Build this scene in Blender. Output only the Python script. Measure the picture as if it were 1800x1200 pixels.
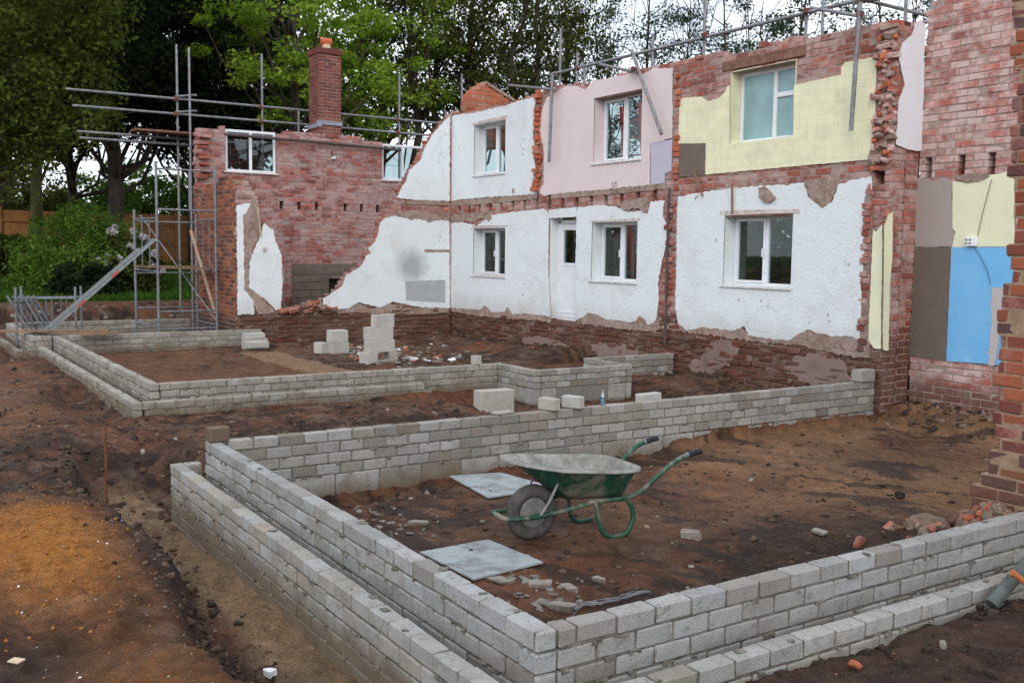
import bpy, math, random
import numpy as np
from mathutils import Vector, Matrix
R = math.radians
random.seed(7)
rng = np.random.default_rng(7)
S = bpy.context.scene
for o in list(bpy.data.objects): bpy.data.objects.remove(o)
COL = S.collection

# ------------------------------------------------------------------ camera
FPX = 1748.7                                   # focal length in photo pixels (1800 wide)
_p, _r, _y = R(5.17), R(0.76), R(57.0)
cf = np.array([-math.sin(_y)*math.cos(_p), math.cos(_y)*math.cos(_p), -math.sin(_p)])
crt = np.array([math.cos(_y), math.sin(_y), 0.0]); cup = np.cross(crt, cf)
crt, cup = math.cos(_r)*crt+math.sin(_r)*cup, -math.sin(_r)*crt+math.cos(_r)*cup
CC = np.array([0, 0, 2.1])
cam = bpy.data.cameras.new('camera'); camo = bpy.data.objects.new('camera', cam); COL.objects.link(camo)
cam.sensor_width = 36; cam.lens = FPX/1800*36; cam.clip_start = .05; cam.clip_end = 2000
camo.matrix_world = Matrix([[crt[0], cup[0], -cf[0], CC[0]], [crt[1], cup[1], -cf[1], CC[1]], [crt[2], cup[2], -cf[2], CC[2]], [0, 0, 0, 1]])
S.camera = camo
S.render.resolution_x = 1024; S.render.resolution_y = 682
# ------------------------------------------------------------------ sky, sun, exposure
SUN_EL, SUN_ROT = R(30), R(128)
w = bpy.data.worlds.new('World'); S.world = w; w.use_nodes = True
nt = w.node_tree; nt.nodes.clear()
wo = nt.nodes.new('ShaderNodeOutputWorld'); bg = nt.nodes.new('ShaderNodeBackground')
sky = nt.nodes.new('ShaderNodeTexSky'); sky.sky_type = 'NISHITA'; sky.sun_disc = False
sky.sun_elevation = SUN_EL; sky.sun_rotation = SUN_ROT; sky.air_density = 1.0; sky.dust_density = 2.5; sky.ozone_density = 1.0
tc = nt.nodes.new('ShaderNodeTexCoord'); cn = nt.nodes.new('ShaderNodeTexNoise'); cn.inputs['Scale'].default_value = 3.2; cn.inputs['Detail'].default_value = 6
cr = nt.nodes.new('ShaderNodeValToRGB'); cr.color_ramp.elements[0].position = .30; cr.color_ramp.elements[1].position = .52
mx = nt.nodes.new('ShaderNodeMix'); mx.data_type = 'RGBA'
nt.links.new(tc.outputs['Generated'], cn.inputs['Vector']); nt.links.new(cn.outputs['Fac'], cr.inputs['Fac'])
nt.links.new(cr.outputs['Color'], mx.inputs[0]); nt.links.new(sky.outputs[0], mx.inputs[6]); mx.inputs[7].default_value = (12.5, 13.3, 14.6, 1)
nt.links.new(mx.outputs[2], bg.inputs[0]); bg.inputs[1].default_value = .1
nt.links.new(bg.outputs[0], wo.inputs[0])
sl = bpy.data.lights.new('sun', 'SUN'); sl.energy = 0.8; sl.angle = R(32); sl.color = (1, .95, .88)
so = bpy.data.objects.new('sun', sl); COL.objects.link(so)
# Nishita rotation: sun azimuth measured clockwise from +Y
sd = Vector((math.sin(SUN_ROT)*math.cos(SUN_EL), math.cos(SUN_ROT)*math.cos(SUN_EL), math.sin(SUN_EL)))
so.rotation_euler = sd.to_track_quat('Z', 'Y').to_euler()
S.view_settings.view_transform = 'Standard'; S.view_settings.look = 'None'; S.view_settings.exposure = 0.32; S.view_settings.gamma = 1
S.render.engine = 'CYCLES'

# ------------------------------------------------------------------ photo measuring helpers (pixel + known world plane -> metres)
def ray(px, py): return cf+crt*(px-900)/FPX-cup*(py-600)/FPX
AX = {'x': 0, 'y': 1, 'z': 2}
def at(px, py, ax, v):
    d = ray(px, py); a = AX[ax]; return CC+(v-CC[a])/d[a]*d
def uz(px, py, ax, v):
    q = at(px, py, ax, v); return (q[1], q[2]) if ax == 'x' else (q[0], q[2])

# ------------------------------------------------------------------ noise
def vnoise(x, y, seed=0):
    xi = np.floor(x).astype(np.int64); yi = np.floor(y).astype(np.int64); fx = x-xi; fy = y-yi
    fx = fx*fx*(3-2*fx); fy = fy*fy*(3-2*fy)
    def h(a, b):
        n = (a*374761393+b*668265263+seed*1442695041) & 0x7fffffff
        n = ((n ^ (n >> 13))*1274126177) & 0x7fffffff
        return ((n ^ (n >> 16)) & 0xffff)/65535.0
    return (h(xi, yi)*(1-fx)+h(xi+1, yi)*fx)*(1-fy)+(h(xi, yi+1)*(1-fx)+h(xi+1, yi+1)*fx)*fy
def fbm(x, y, o=4, seed=0):
    s = 0; a = .5
    for i in range(o): s = s+a*vnoise(x*2**i+17.3*i, y*2**i-9.1*i, seed+i); a *= .5
    return s
def sst(a, b, x):
    t = np.clip((x-a)/(b-a), 0, 1); return t*t*(3-2*t)

# ------------------------------------------------------------------ materials
def N(t, ty, **kw):
    n = t.nodes.new('ShaderNode'+ty)
    for k, v in kw.items(): setattr(n, k, v)
    return n
def newmat(name):
    m = bpy.data.materials.new(name); m.use_nodes = True; t = m.node_tree; b = t.nodes['Principled BSDF']
    b.inputs['Specular IOR Level'].default_value = .25; return m, t, b
def noise(t, scale, detail=5, rough=.6, vec=None, dist=0):
    n = N(t, 'TexNoise'); n.inputs['Scale'].default_value = scale; n.inputs['Detail'].default_value = detail
    n.inputs['Roughness'].default_value = rough; n.inputs['Distortion'].default_value = dist
    if vec: t.links.new(vec, n.inputs['Vector'])
    return n.outputs['Fac']
def ramp(t, fac, stops, interp='LINEAR'):
    n = N(t, 'ValToRGB'); e = n.color_ramp.elements; n.color_ramp.interpolation = interp
    e[0].position = stops[0][0]; e[1].position = stops[-1][0]
    for s in stops[1:-1]: e.new(s[0])
    for el, s in zip(sorted(e, key=lambda q: q.position), stops):
        c = s[1]; el.color = (c, c, c, 1) if not hasattr(c, '__len__') else (*c, 1)
    t.links.new(fac, n.inputs['Fac']); return n.outputs['Color']
def mixc(t, fac, a, b, mode='MIX'):
    n = N(t, 'Mix', data_type='RGBA', blend_type=mode)
    for s, v in ((0, fac), (6, a), (7, b)):
        if hasattr(v, 'links') or hasattr(v, 'is_linked'): t.links.new(v, n.inputs[s])
        else: n.inputs[s].default_value = v if s == 0 else (*v, 1)
    return n.outputs[2]
def math_(t, op, a, b=None, clamp=False):
    n = N(t, 'Math', operation=op); n.use_clamp = clamp
    for i, v in enumerate((a, b)):
        if v is None: continue
        if hasattr(v, 'is_linked'): t.links.new(v, n.inputs[i])
        else: n.inputs[i].default_value = v
    return n.outputs[0]
def bump(t, b, h, strength=.4, dist=.01, prev=None):
    n = N(t, 'Bump'); n.inputs['Strength'].default_value = strength; n.inputs['Distance'].default_value = dist
    t.links.new(h, n.inputs['Height'])
    if prev: t.links.new(prev, n.inputs['Normal'])
    t.links.new(n.outputs[0], b.inputs['Normal']); return n.outputs[0]
def pos(t): return N(t, 'NewGeometry').outputs['Position']
def objc(t): return N(t, 'TexCoord').outputs['Object']
def sepz(t, v=None):
    n = N(t, 'SeparateXYZ'); t.links.new(v or pos(t), n.inputs[0]); return n.outputs
def attr(t, name='bc'):
    a = N(t, 'Attribute'); a.attribute_name = name; n = N(t, 'SeparateColor'); t.links.new(a.outputs['Color'], n.inputs[0]); return n.outputs

def mat_brick(name, cols, residue=(.5, .38, .36), ramt=.5, rscale=1.6, dirt_z=None, dirt=(.09, .05, .035), rough=.9):
    m, t, b = newmat(name); a = attr(t); P = pos(t)
    base = ramp(t, a[0], [(i/(len(cols)-1), c) for i, c in enumerate(cols)])
    v = math_(t, 'MULTIPLY_ADD', a[1], .5); t.nodes[-1].inputs[2].default_value = .75
    hs = N(t, 'HueSaturation'); t.links.new(base, hs.inputs['Color']); t.links.new(v, hs.inputs['Value']); base = hs.outputs[0]
    g = noise(t, 45, 4, .7, P); base = mixc(t, math_(t, 'MULTIPLY', g, .5), base, (.10, .05, .04))
    n1 = noise(t, rscale, 6, .68, P, .4); n2 = noise(t, 13, 5, .7, P)
    s = math_(t, 'ADD', math_(t, 'MULTIPLY', n1, .6), math_(t, 'MULTIPLY', n2, .35)); s = math_(t, 'ADD', s, math_(t, 'MULTIPLY', a[2], .12))
    k = ramp(t, s, [(.60-.22*ramt, 0), (.74-.22*ramt, 1)])
    base = mixc(t, math_(t, 'MULTIPLY', k, .8), base, residue)
    if dirt_z is not None:
        z = sepz(t)[2]; z = math_(t, 'ADD', z, math_(t, 'MULTIPLY', noise(t, 2.5, 5, .6, P), -.7))
        kd = ramp(t, math_(t, 'SUBTRACT', z, dirt_z-.55), [(0, 1), (.25, 0)])
        base = mixc(t, math_(t, 'MULTIPLY', kd, math_(t, 'MULTIPLY_ADD', n2, .5) if False else .8), base, dirt)
    t.links.new(base, b.inputs['Base Color']); b.inputs['Roughness'].default_value = rough
    bump(t, b, math_(t, 'ADD', noise(t, 60, 4, .7, P), math_(t, 'MULTIPLY', n2, 1.5)), .6, .006)
    return m
def mat_simple(name, c1, c2=None, scale=8, rough=.85, bs=.4, bd=.004, bscale=None, metal=0, spec=.25, c3=None, th=(.4, .62), t3=(.56, .66)):
    m, t, b = newmat(name); P = objc(t)
    n = noise(t, scale, 6, .65, P)
    c = ramp(t, n, [(th[0], c1), (th[1], c2 or c1)])
    if c3: c = mixc(t, ramp(t, noise(t, scale*.37+1, 6, .7, P, .6), [(t3[0], 0), (t3[1], 1)]), c, c3)
    t.links.new(c, b.inputs['Base Color']); b.inputs['Roughness'].default_value = rough; b.inputs['Metallic'].default_value = metal
    b.inputs['Specular IOR Level'].default_value = spec
    if bs: bump(t, b, noise(t, bscale or scale*5, 5, .65, P), bs, bd)
    return m
def mat_plaster(name, c, dirt=(.42, .38, .34), stain=.35, bumps=.5, spot=None, low=None):
    m, t, b = newmat(name); P = pos(t)
    k = ramp(t, noise(t, 1.7, 7, .7, P, .5), [(.50, 0), (.78, 1)])
    base = mixc(t, math_(t, 'MULTIPLY', k, stain), c, dirt)
    s2 = ramp(t, noise(t, 9, 6, .75, P, 1.0), [(.66, 0), (.72, 1)]); base = mixc(t, math_(t, 'MULTIPLY', s2, stain*.8), base, dirt)
    if low:                                     # dirty splash band at the foot of the wall
        z = math_(t, 'ADD', sepz(t)[2], math_(t, 'MULTIPLY', noise(t, 3, 6, .7, P), -.5))
        kk = ramp(t, math_(t, 'SUBTRACT', z, low-.3), [(0, 1), (.35, 0)]); base = mixc(t, math_(t, 'MULTIPLY', kk, .35), base, dirt)
    if spot:                                    # soot mark left by an old appliance
        x = sepz(t); dy = math_(t, 'DIVIDE', math_(t, 'SUBTRACT', x[1], spot[0]), spot[2]); dz = math_(t, 'DIVIDE', math_(t, 'SUBTRACT', x[2], spot[1]), spot[3])
        r = math_(t, 'SQRT', math_(t, 'ADD', math_(t, 'MULTIPLY', dy, dy), math_(t, 'MULTIPLY', dz, dz)))
        r = math_(t, 'ADD', r, math_(t, 'MULTIPLY', noise(t, 4, 5, .7, P), .5))
        ks = ramp(t, r, [(.5, 1), (1.25, 0)]); base = mixc(t, math_(t, 'MULTIPLY', ks, .62), base, (.19, .2, .22))
    vo = N(t, 'TexVoronoi'); vo.feature = 'DISTANCE_TO_EDGE'; vo.inputs['Scale'].default_value = 1.1
    wv = N(t, 'VectorMath', operation='ADD'); nz = N(t, 'TexNoise'); nz.inputs['Scale'].default_value = 3.5; nz.inputs['Detail'].default_value = 6; t.links.new(P, nz.inputs['Vector'])
    sc = N(t, 'VectorMath', operation='SCALE'); sc.inputs['Scale'].default_value = .55; t.links.new(nz.outputs['Color'], sc.inputs[0]); t.links.new(P, wv.inputs[0]); t.links.new(sc.outputs[0], wv.inputs[1]); t.links.new(wv.outputs[0], vo.inputs['Vector'])
    ck = math_(t, 'MULTIPLY', ramp(t, vo.outputs['Distance'], [(0, 1), (.006, 0)]), ramp(t, noise(t, .9, 3, .5, P), [(.50, 0), (.58, .6)])); base = mixc(t, ck, base, (.20, .17, .15))
    base = mixc(t, ramp(t, noise(t, 70, 3, .8, P), [(.34, .22), (.48, 0)]), base, dirt)
    t.links.new(base, b.inputs['Base Color']); b.inputs['Roughness'].default_value = .8
    h = math_(t, 'ADD', noise(t, 38, 4, .6, P), math_(t, 'MULTIPLY', noise(t, 4, 5, .6, P), 1.6)); bump(t, b, h, bumps, .012)
    return m

M = {}
M['brick_mauve'] = mat_brick('brick_mauve', [(.26, .065, .045), (.38, .11, .075), (.27, .10, .085), (.46, .15, .10), (.33, .07, .04)], (.50, .37, .34), .52, 1.5, 1.2, (.085, .038, .024))
M['brick_gable'] = mat_brick('brick_gable', [(.30, .075, .055), (.38, .11, .085), (.30, .12, .115), (.46, .15, .10), (.26, .08, .07)], (.46, .33, .31), .60, 2.6, .95, (.085, .035, .02))
M['brick_foot'] = mat_brick('brick_foot', [(.20, .055, .035), (.34, .09, .05), (.16, .07, .05), (.40, .12, .06), (.24, .06, .04)], (.33, .24, .21), .62, 1.6, 1.0, (.085, .04, .025))
M['mortar_dirty'] = mat_simple('mortar_dirty', (.13, .075, .05), (.24, .17, .14), 9, .95, 1.0, .02)
M['brick_right'] = mat_brick('brick_right', [(.46, .11, .085), (.50, .18, .15), (.38, .15, .14), (.54, .15, .11), (.46, .24, .19)], (.62, .50, .46), .62, 3.0, .6, (.12, .06, .04))
M['brick_orange'] = mat_brick('brick_orange', [(.10, .045, .04), (.30, .09, .045), (.38, .13, .06), (.22, .07, .045), (.06, .04, .045)], (.3, .22, .18), .12, 1.5, .8, (.06, .045, .04))
M['brick_chimney'] = mat_brick('brick_chimney', [(.20, .055, .045), (.25, .075, .055), (.15, .045, .04), (.28, .10, .07)], (.25, .17, .15), .1, 1.6)
M['brick_pier'] = mat_brick('brick_pier', [(.10, .045, .04), (.30, .075, .045), (.42, .13, .05), (.24, .06, .045), (.09, .06, .065), (.33, .08, .05)], (.42, .2, .17), .15, 2.4, .75, (.10, .06, .045))
M['brick_bright'] = mat_brick('brick_bright', [(.45, .12, .055), (.55, .17, .08), (.5, .13, .07)], (.5, .3, .24), .2, 2.4)
M['rubble_brick'] = mat_brick('rubble_brick', [(.30, .075, .035), (.42, .12, .06), (.25, .08, .05)], (.3, .2, .16), .5, 5)
M['mortar'] = mat_simple('mortar', (.30, .22, .19), (.40, .31, .27), 14, .95, .7, .008)
M['mortar_gable'] = mat_simple('mortar_gable', (.28, .21, .19), (.38, .30, .28), 14, .95, .7, .008)
M['mortar_warm'] = mat_simple('mortar_warm', (.26, .17, .11), (.36, .25, .17), 14, .95, .7, .008)
M['mortar_grey'] = mat_simple('mortar_grey', (.115, .105, .088), (.24, .22, .185), 18, .95, .9, .012)
WHITE = (.72, .77, .785)
M['plaster_white'] = mat_plaster('plaster_white', WHITE, low=.95, stain=.4, bumps=.8)
M['plaster_soot'] = mat_plaster('plaster_soot', WHITE, stain=.4, bumps=.8, spot=(9.95, 1.75, .62, .6))
M['plaster_pink'] = mat_plaster('plaster_pink', (.71, .605, .60), stain=.32, bumps=.35)
M['plaster_lilac'] = mat_plaster('plaster_lilac', (.50, .47, .58), stain=.35)
M['plaster_grey'] = mat_plaster('plaster_grey', (.76, .77, .81), stain=.25, bumps=.3)
M['plaster_yellow'] = mat_plaster('plaster_yellow', (.76, .77, .54), stain=.3, bumps=.25)
M['plaster_mauve'] = mat_plaster('plaster_mauve', (.37, .325, .30), dirt=(.36, .27, .21), stain=.7, bumps=.4)
M['plaster_brown'] = mat_plaster('plaster_brown', (.15, .12, .098), dirt=(.25, .20, .17), stain=.8, bumps=.5)
def mat_backing():
    m, t, b = newmat('backing'); P = pos(t)
    c = ramp(t, noise(t, 5, 8, .75, P, .8), [(.34, (.24, .155, .115)), (.46, (.36, .26, .21)), (.56, (.46, .35, .30)), (.66, (.40, .33, .29))])
    c = mixc(t, ramp(t, noise(t, 17, 6, .75, P, 1.0), [(.58, 0), (.64, .7)]), c, (.28, .11, .07)); c = mixc(t, ramp(t, noise(t, 3, 5, .7, P, .8), [(.60, 0), (.68, .6)]), c, (.19, .14, .11))
    t.links.new(c, b.inputs['Base Color']); b.inputs['Roughness'].default_value = .95
    bump(t, b, math_(t, 'ADD', noise(t, 12, 7, .7, P), math_(t, 'MULTIPLY', noise(t, 50, 4, .7, P), .5)), 1.0, .05); return m
M['backing'] = mat_backing()
M['broken_edge'] = mat_simple('broken_edge', (.24, .17, .135), (.38, .30, .25), 20, .95, .6, .006)
M['foot_render'] = mat_plaster('foot_render', (.25, .175, .15), dirt=(.13, .075, .055), stain=.95, bumps=1.0)
M['render_patch'] = mat_plaster('render_patch', (.40, .42, .44), dirt=(.22, .22, .22), stain=.9, bumps=.5)
def mat_blue():
    m, t, b = newmat('paint_blue'); P = pos(t); x = sepz(t)
    fz = math_(t, 'PINGPONG', x[2], .038); fx = math_(t, 'PINGPONG', x[0], .075)
    g = ramp(t, fz, [(.0, 1), (.004, 0)]); 
    c = mixc(t, ramp(t, noise(t, 3, 6, .7, P), [(.45, 0), (.7, .5)]), (.17, .46, .78), (.27, .54, .78))
    c = mixc(t, math_(t, 'MULTIPLY', g, .25), c, (.1, .3, .55)); c = mixc(t, ramp(t, noise(t, 6, 7, .8, P, .8), [(.60, 0), (.70, .45)]), c, (.42, .50, .54)); c = mixc(t, ramp(t, noise(t, 14, 6, .8, P, 1), [(.68, 0), (.71, .7)]), c, (.30, .27, .24))
    t.links.new(c, b.inputs['Base Color']); b.inputs['Roughness'].default_value = .55
    bump(t, b, math_(t, 'ADD', noise(t, 60, 3, .5, P), math_(t, 'MULTIPLY', g, -.6)), .3, .006); return m
M['strip_pale'] = mat_plaster('strip_pale', (.52, .47, .46), stain=.8, bumps=.8)
M['paint_blue'] = mat_blue()
def mat_tiles():
    m, t, b = newmat('tiles_yellow'); P = pos(t); x = sepz(t)
    cb = N(t, 'CombineXYZ'); t.links.new(x[0], cb.inputs[0]); t.links.new(math_(t, 'ADD', x[2], .055), cb.inputs[1])
    br = N(t, 'TexBrick'); t.links.new(cb.outputs[0], br.inputs['Vector']); br.offset = 0; br.squash = 1
    br.inputs['Scale'].default_value = 1; br.inputs['Brick Width'].default_value = .15; br.inputs['Row Height'].default_value = .15
    br.inputs['Mortar Size'].default_value = .0022; br.inputs['Mortar Smooth'].default_value = .3
    br.inputs['Color1'].default_value = (.80, .78, .52, 1); br.inputs['Color2'].default_value = (.76, .74, .48, 1); br.inputs['Mortar'].default_value = (.56, .54, .34, 1)
    c = mixc(t, ramp(t, noise(t, 2.2, 7, .7, P), [(.46, 0), (.70, .6)]), br.outputs['Color'], (.52, .49, .34)); c = mixc(t, ramp(t, noise(t, 7, 7, .8, P, .8), [(.62, 0), (.70, .5)]), c, (.38, .34, .25))
    t.links.new(c, b.inputs['Base Color']); b.inputs['Roughness'].default_value = .3; b.inputs['Specular IOR Level'].default_value = .5
    bump(t, b, math_(t, 'ADD', math_(t, 'MULTIPLY', br.outputs['Fac'], -1), math_(t, 'MULTIPLY', noise(t, 5, 2, .5, P), .5)), .4, .004); return m
M['tiles_yellow'] = mat_tiles()
def mat_concrete(name, cols, dirty=.5, mud=None, smear=.35, topdark=0):
    m, t, b = newmat(name); a = attr(t); P = pos(t)
    base = ramp(t, a[0], [(i/(len(cols)-1), c) for i, c in enumerate(cols)])
    f = noise(t, 130, 3, .8, P); base = mixc(t, ramp(t, f, [(.30, .6), (.5, 0)]), base, (.10, .095, .085))
    base = mixc(t, ramp(t, noise(t, 90, 3, .8, P), [(.60, 0), (.72, .45)]), base, (.62, .60, .56))
    k = ramp(t, noise(t, 4.5, 7, .72, P, .5), [(.46, 0), (.70, 1)]); base = mixc(t, math_(t, 'MULTIPLY', k, dirty), base, (.17, .15, .12))
    s = ramp(t, noise(t, 11, 6, .75, P, 1.2), [(.56, 0), (.60, 1)]); base = mixc(t, math_(t, 'MULTIPLY', s, smear), base, (.135, .12, .10))
    s3 = ramp(t, noise(t, 7, 7, .8, P, 1.6), [(.62, 0), (.655, 1)]); base = mixc(t, math_(t, 'MULTIPLY', s3, smear*1.2), base, (.24, .22, .185))
    dk = ramp(t, a[1], [(.86, 0), (.92, .4)]); base = mixc(t, dk, base, (.19, .155, .12))
    if mud is not None:
        z = math_(t, 'ADD', sepz(t)[2], math_(t, 'MULTIPLY', noise(t, 3.2, 6, .7, P), -.42))
        kk = ramp(t, math_(t, 'SUBTRACT', z, mud-.2), [(0, 1), (.14, 0)]); base = mixc(t, math_(t, 'MULTIPLY', kk, .75), base, (.13, .085, .045))
    t.links.new(base, b.inputs['Base Color']); b.inputs['Roughness'].default_value = .93
    bump(t, b, math_(t, 'ADD', f, math_(t, 'MULTIPLY', noise(t, 28, 5, .7, P), 1.4)), .8, .005); return m
CB = [(.29, .28, .26), (.37, .36, .34), (.21, .20, .18), (.32, .295, .25), (.41, .40, .38), (.22, .18, .14)]
M['conc_new'] = mat_concrete('conc_new', [(.31, .315, .31), (.365, .37, .365), (.28, .28, .27), (.33, .32, .30), (.40, .405, .40), (.27, .255, .23)], .4, -.02, .5)
M['conc_ledge'] = mat_concrete('conc_ledge', [(.32, .315, .295), (.37, .365, .35), (.275, .27, .25), (.335, .31, .265), (.385, .38, .36), (.33, .28, .22)], .5, -.02, .4)
M['conc_back'] = mat_concrete('conc_back', CB, .5, -.08, .35)
M['conc_ring'] = mat_concrete('conc_ring', [(.34, .325, .29), (.28, .26, .225), (.38, .36, .32), (.31, .27, .22)], .6, .16, .5)
M['block_loose'] = mat_concrete('block_loose', [(.44, .43, .40), (.50, .48, .44), (.40, .38, .33)], .3, None, .1)
M['block_brown'] = mat_concrete('block_brown', [(.13, .085, .055), (.17, .11, .07)], .6, None, .4)
M['upvc'] = mat_simple('upvc', (.78, .80, .83), (.70, .72, .74), 6, .35, .1, .001, spec=.5)
M['sill'] = mat_simple('sill', (.72, .72, .72), (.55, .52, .48), 9, .5, .2, .002)
M['timber'] = mat_simple('timber', (.22, .12, .07), (.33, .19, .115), 9, .85, .5, .004)
M['timber_dark'] = mat_simple('timber_dark', (.15, .075, .05), (.24, .13, .09), 9, .85, .5, .004)
M['timber_pale'] = mat_simple('timber_pale', (.42, .30, .2), (.55, .42, .30), 9, .85, .5, .004)
M['lintel_paint'] = mat_simple('lintel_paint', (.62, .57, .55), (.42, .31, .27), 12, .85, .5, .004)
M['steel'] = mat_simple('steel', (.27, .28, .30), (.16, .16, .17), 12, .5, .2, .001, metal=.35, c3=(.28, .17, .12))
M['galv'] = mat_simple('galv', (.24, .26, .28), (.15, .16, .17), 12, .45, .2, .001, metal=.4)
M['rusty'] = mat_simple('rusty', (.17, .065, .03), (.10, .045, .025), 30, .9, .5, .002)
M['board_wood'] = mat_simple('board_wood', (.24, .16, .105), (.15, .09, .06), 5, .85, .5, .003, c3=(.36, .17, .08))
M['alu'] = mat_simple('alu', (.34, .36, .37), (.24, .26, .26), 12, .35, .1, .001, metal=.6)
M['red'] = mat_simple('red', (.55, .04, .03), (.45, .04, .03), 12, .5, 0)
M['dark'] = mat_simple('dark', (.02, .018, .016), (.035, .03, .028), 8, .9, .3)
M['pipe_dark'] = mat_simple('pipe_dark', (.07, .055, .055), (.11, .08, .07), 15, .7, .3, .002)
M['terracotta'] = mat_simple('terracotta', (.52, .12, .05), (.42, .10, .05), 14, .7, .3, .003)
M['cream'] = mat_simple('cream', (.55, .45, .3), (.48, .38, .25), 14, .8, .3, .003)
M['lead'] = mat_simple('lead', (.22, .24, .29), (.30, .32, .37), 14, .6, .3, .003)
M['green_paint'] = mat_simple('green_paint', (.010, .060, .034), (.016, .085, .05), 7, .45, .35, .003, spec=.4, c3=(.20, .18, .14), th=(.4, .7), t3=(.49, .62))
M['barrow_inside'] = mat_simple('barrow_inside', (.31, .31, .28), (.18, .18, .155), 9, .8, .5, .004)
M['rubber'] = mat_simple('rubber', (.055, .052, .05), (.11, .10, .09), 10, .9, .4, .004)
M['rim'] = mat_simple('rim', (.15, .145, .14), (.22, .21, .20), 16, .75, .4, .002)
M['grip'] = mat_simple('grip', (.012, .014, .022), (.02, .022, .03), 30, .6, .2)
M['cement_board'] = mat_simple('cement_board', (.30, .33, .34), (.17, .18, .18), 5.5, .75, .4, .003, c3=(.15, .135, .12), th=(.46, .66))
M['stone_pale'] = mat_simple('stone_pale', (.27, .25, .22), (.15, .125, .10), 9, .9, .7, .006)
M['slate'] = mat_simple('slate', (.20, .19, .175), (.12, .10, .085), 9, .9, .7, .006)
M['stone_brown'] = mat_simple('stone_brown', (.16, .11, .08), (.24, .18, .14), 9, .95, .9, .02)
M['white_scrap'] = mat_simple('white_scrap', (.75, .78, .8), (.6, .6, .6), 9, .7, .3)
M['fence_wood'] = mat_simple('fence_wood', (.33, .15, .05), (.25, .11, .04), 4, .85, .3, .003)
M['pipe_grey'] = mat_simple('pipe_grey', (.10, .115, .11), (.06, .065, .06), 8, .6, .3)
M['clay_orange'] = mat_simple('clay_orange', (.42, .14, .05), (.3, .10, .04), 12, .6, .3)
M['bark'] = mat_simple('bark', (.055, .042, .032), (.10, .08, .06), 4, .95, .9, .03)
M['bark_mossy'] = mat_simple('bark_mossy', (.06, .055, .025), (.11, .10, .045), 4, .95, .9, .03)
M['car_paint'] = mat_simple('car_paint', (.02, .025, .035), (.025, .03, .04), 2, .25, 0, spec=.6)
def mat_glass(name, tint, gloss=.12, frosted=False):
    m = bpy.data.materials.new(name); m.use_nodes = True; t = m.node_tree; t.nodes.clear()
    o = N(t, 'OutputMaterial'); g = N(t, 'BsdfGlossy'); g.inputs['Roughness'].default_value = .02 if not frosted else .35
    mix = N(t, 'MixShader'); mix.inputs[0].default_value = gloss
    if frosted:
        d = N(t, 'BsdfTranslucent'); d.inputs[0].default_value = (*tint, 1); d2 = N(t, 'BsdfDiffuse'); d2.inputs[0].default_value = (*tint, 1)
        c = ramp(t, noise(t, 2.5, 4, .6, objc(t)), [(.35, tuple(q*.75 for q in tint)), (.65, tint)]); t.links.new(c, d2.inputs[0]); t.links.new(c, d.inputs[0])
        mm = N(t, 'MixShader'); mm.inputs[0].default_value = .5; t.links.new(d.outputs[0], mm.inputs[1]); t.links.new(d2.outputs[0], mm.inputs[2]); a = mm.outputs[0]
    else:
        d = N(t, 'BsdfTransparent'); d.inputs[0].default_value = (*tint, 1); a = d.outputs[0]
    t.links.new(a, mix.inputs[1]); t.links.new(g.outputs[0], mix.inputs[2]); t.links.new(mix.outputs[0], o.inputs[0]); return m
M['glass'] = mat_glass('glass', (.58, .66, .66), .07)
M['glass_frosted'] = mat_glass('glass_frosted', (.42, .66, .68), .12, True)
M['windscreen'] = mat_simple('windscreen', (.35, .45, .5), (.4, .5, .55), 2, .1, 0, spec=.8)
M['bottle'] = mat_glass('bottle', (.6, .8, .95), .25)
def mat_leaf(name, c1, c2, trans=.35):
    m = bpy.data.materials.new(name); m.use_nodes = True; t = m.node_tree; t.nodes.clear(); a = attr(t)
    o = N(t, 'OutputMaterial'); c = ramp(t, a[0], [(0, c1), (1, c2)])
    d = N(t, 'BsdfDiffuse'); tr = N(t, 'BsdfTranslucent'); t.links.new(c, d.inputs[0]); t.links.new(c, tr.inputs[0])
    mm = N(t, 'MixShader'); mm.inputs[0].default_value = trans; t.links.new(d.outputs[0], mm.inputs[1]); t.links.new(tr.outputs[0], mm.inputs[2]); t.links.new(mm.outputs[0], o.inputs[0]); return m
M['leaf_dark'] = mat_leaf('leaf_dark', (.012, .022, .010), (.035, .052, .022))
M['leaf_olive'] = mat_leaf('leaf_olive', (.045, .065, .012), (.13, .17, .035))
M['leaf_mid'] = mat_leaf('leaf_mid', (.034, .046, .012), (.11, .125, .035))
M['leaf_maple'] = mat_leaf('leaf_maple', (.12, .23, .024), (.40, .52, .07), .5)
M['leaf_cool'] = mat_leaf('leaf_cool', (.025, .045, .028), (.075, .11, .06))
M['leaf_bright'] = mat_leaf('leaf_bright', (.06, .13, .02), (.20, .32, .05))
M['grass'] = mat_leaf('grass', (.03, .07, .01), (.08, .16, .025))
M['petal'] = mat_leaf('petal', (.55, .5, .52), (.75, .72, .72))

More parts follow.
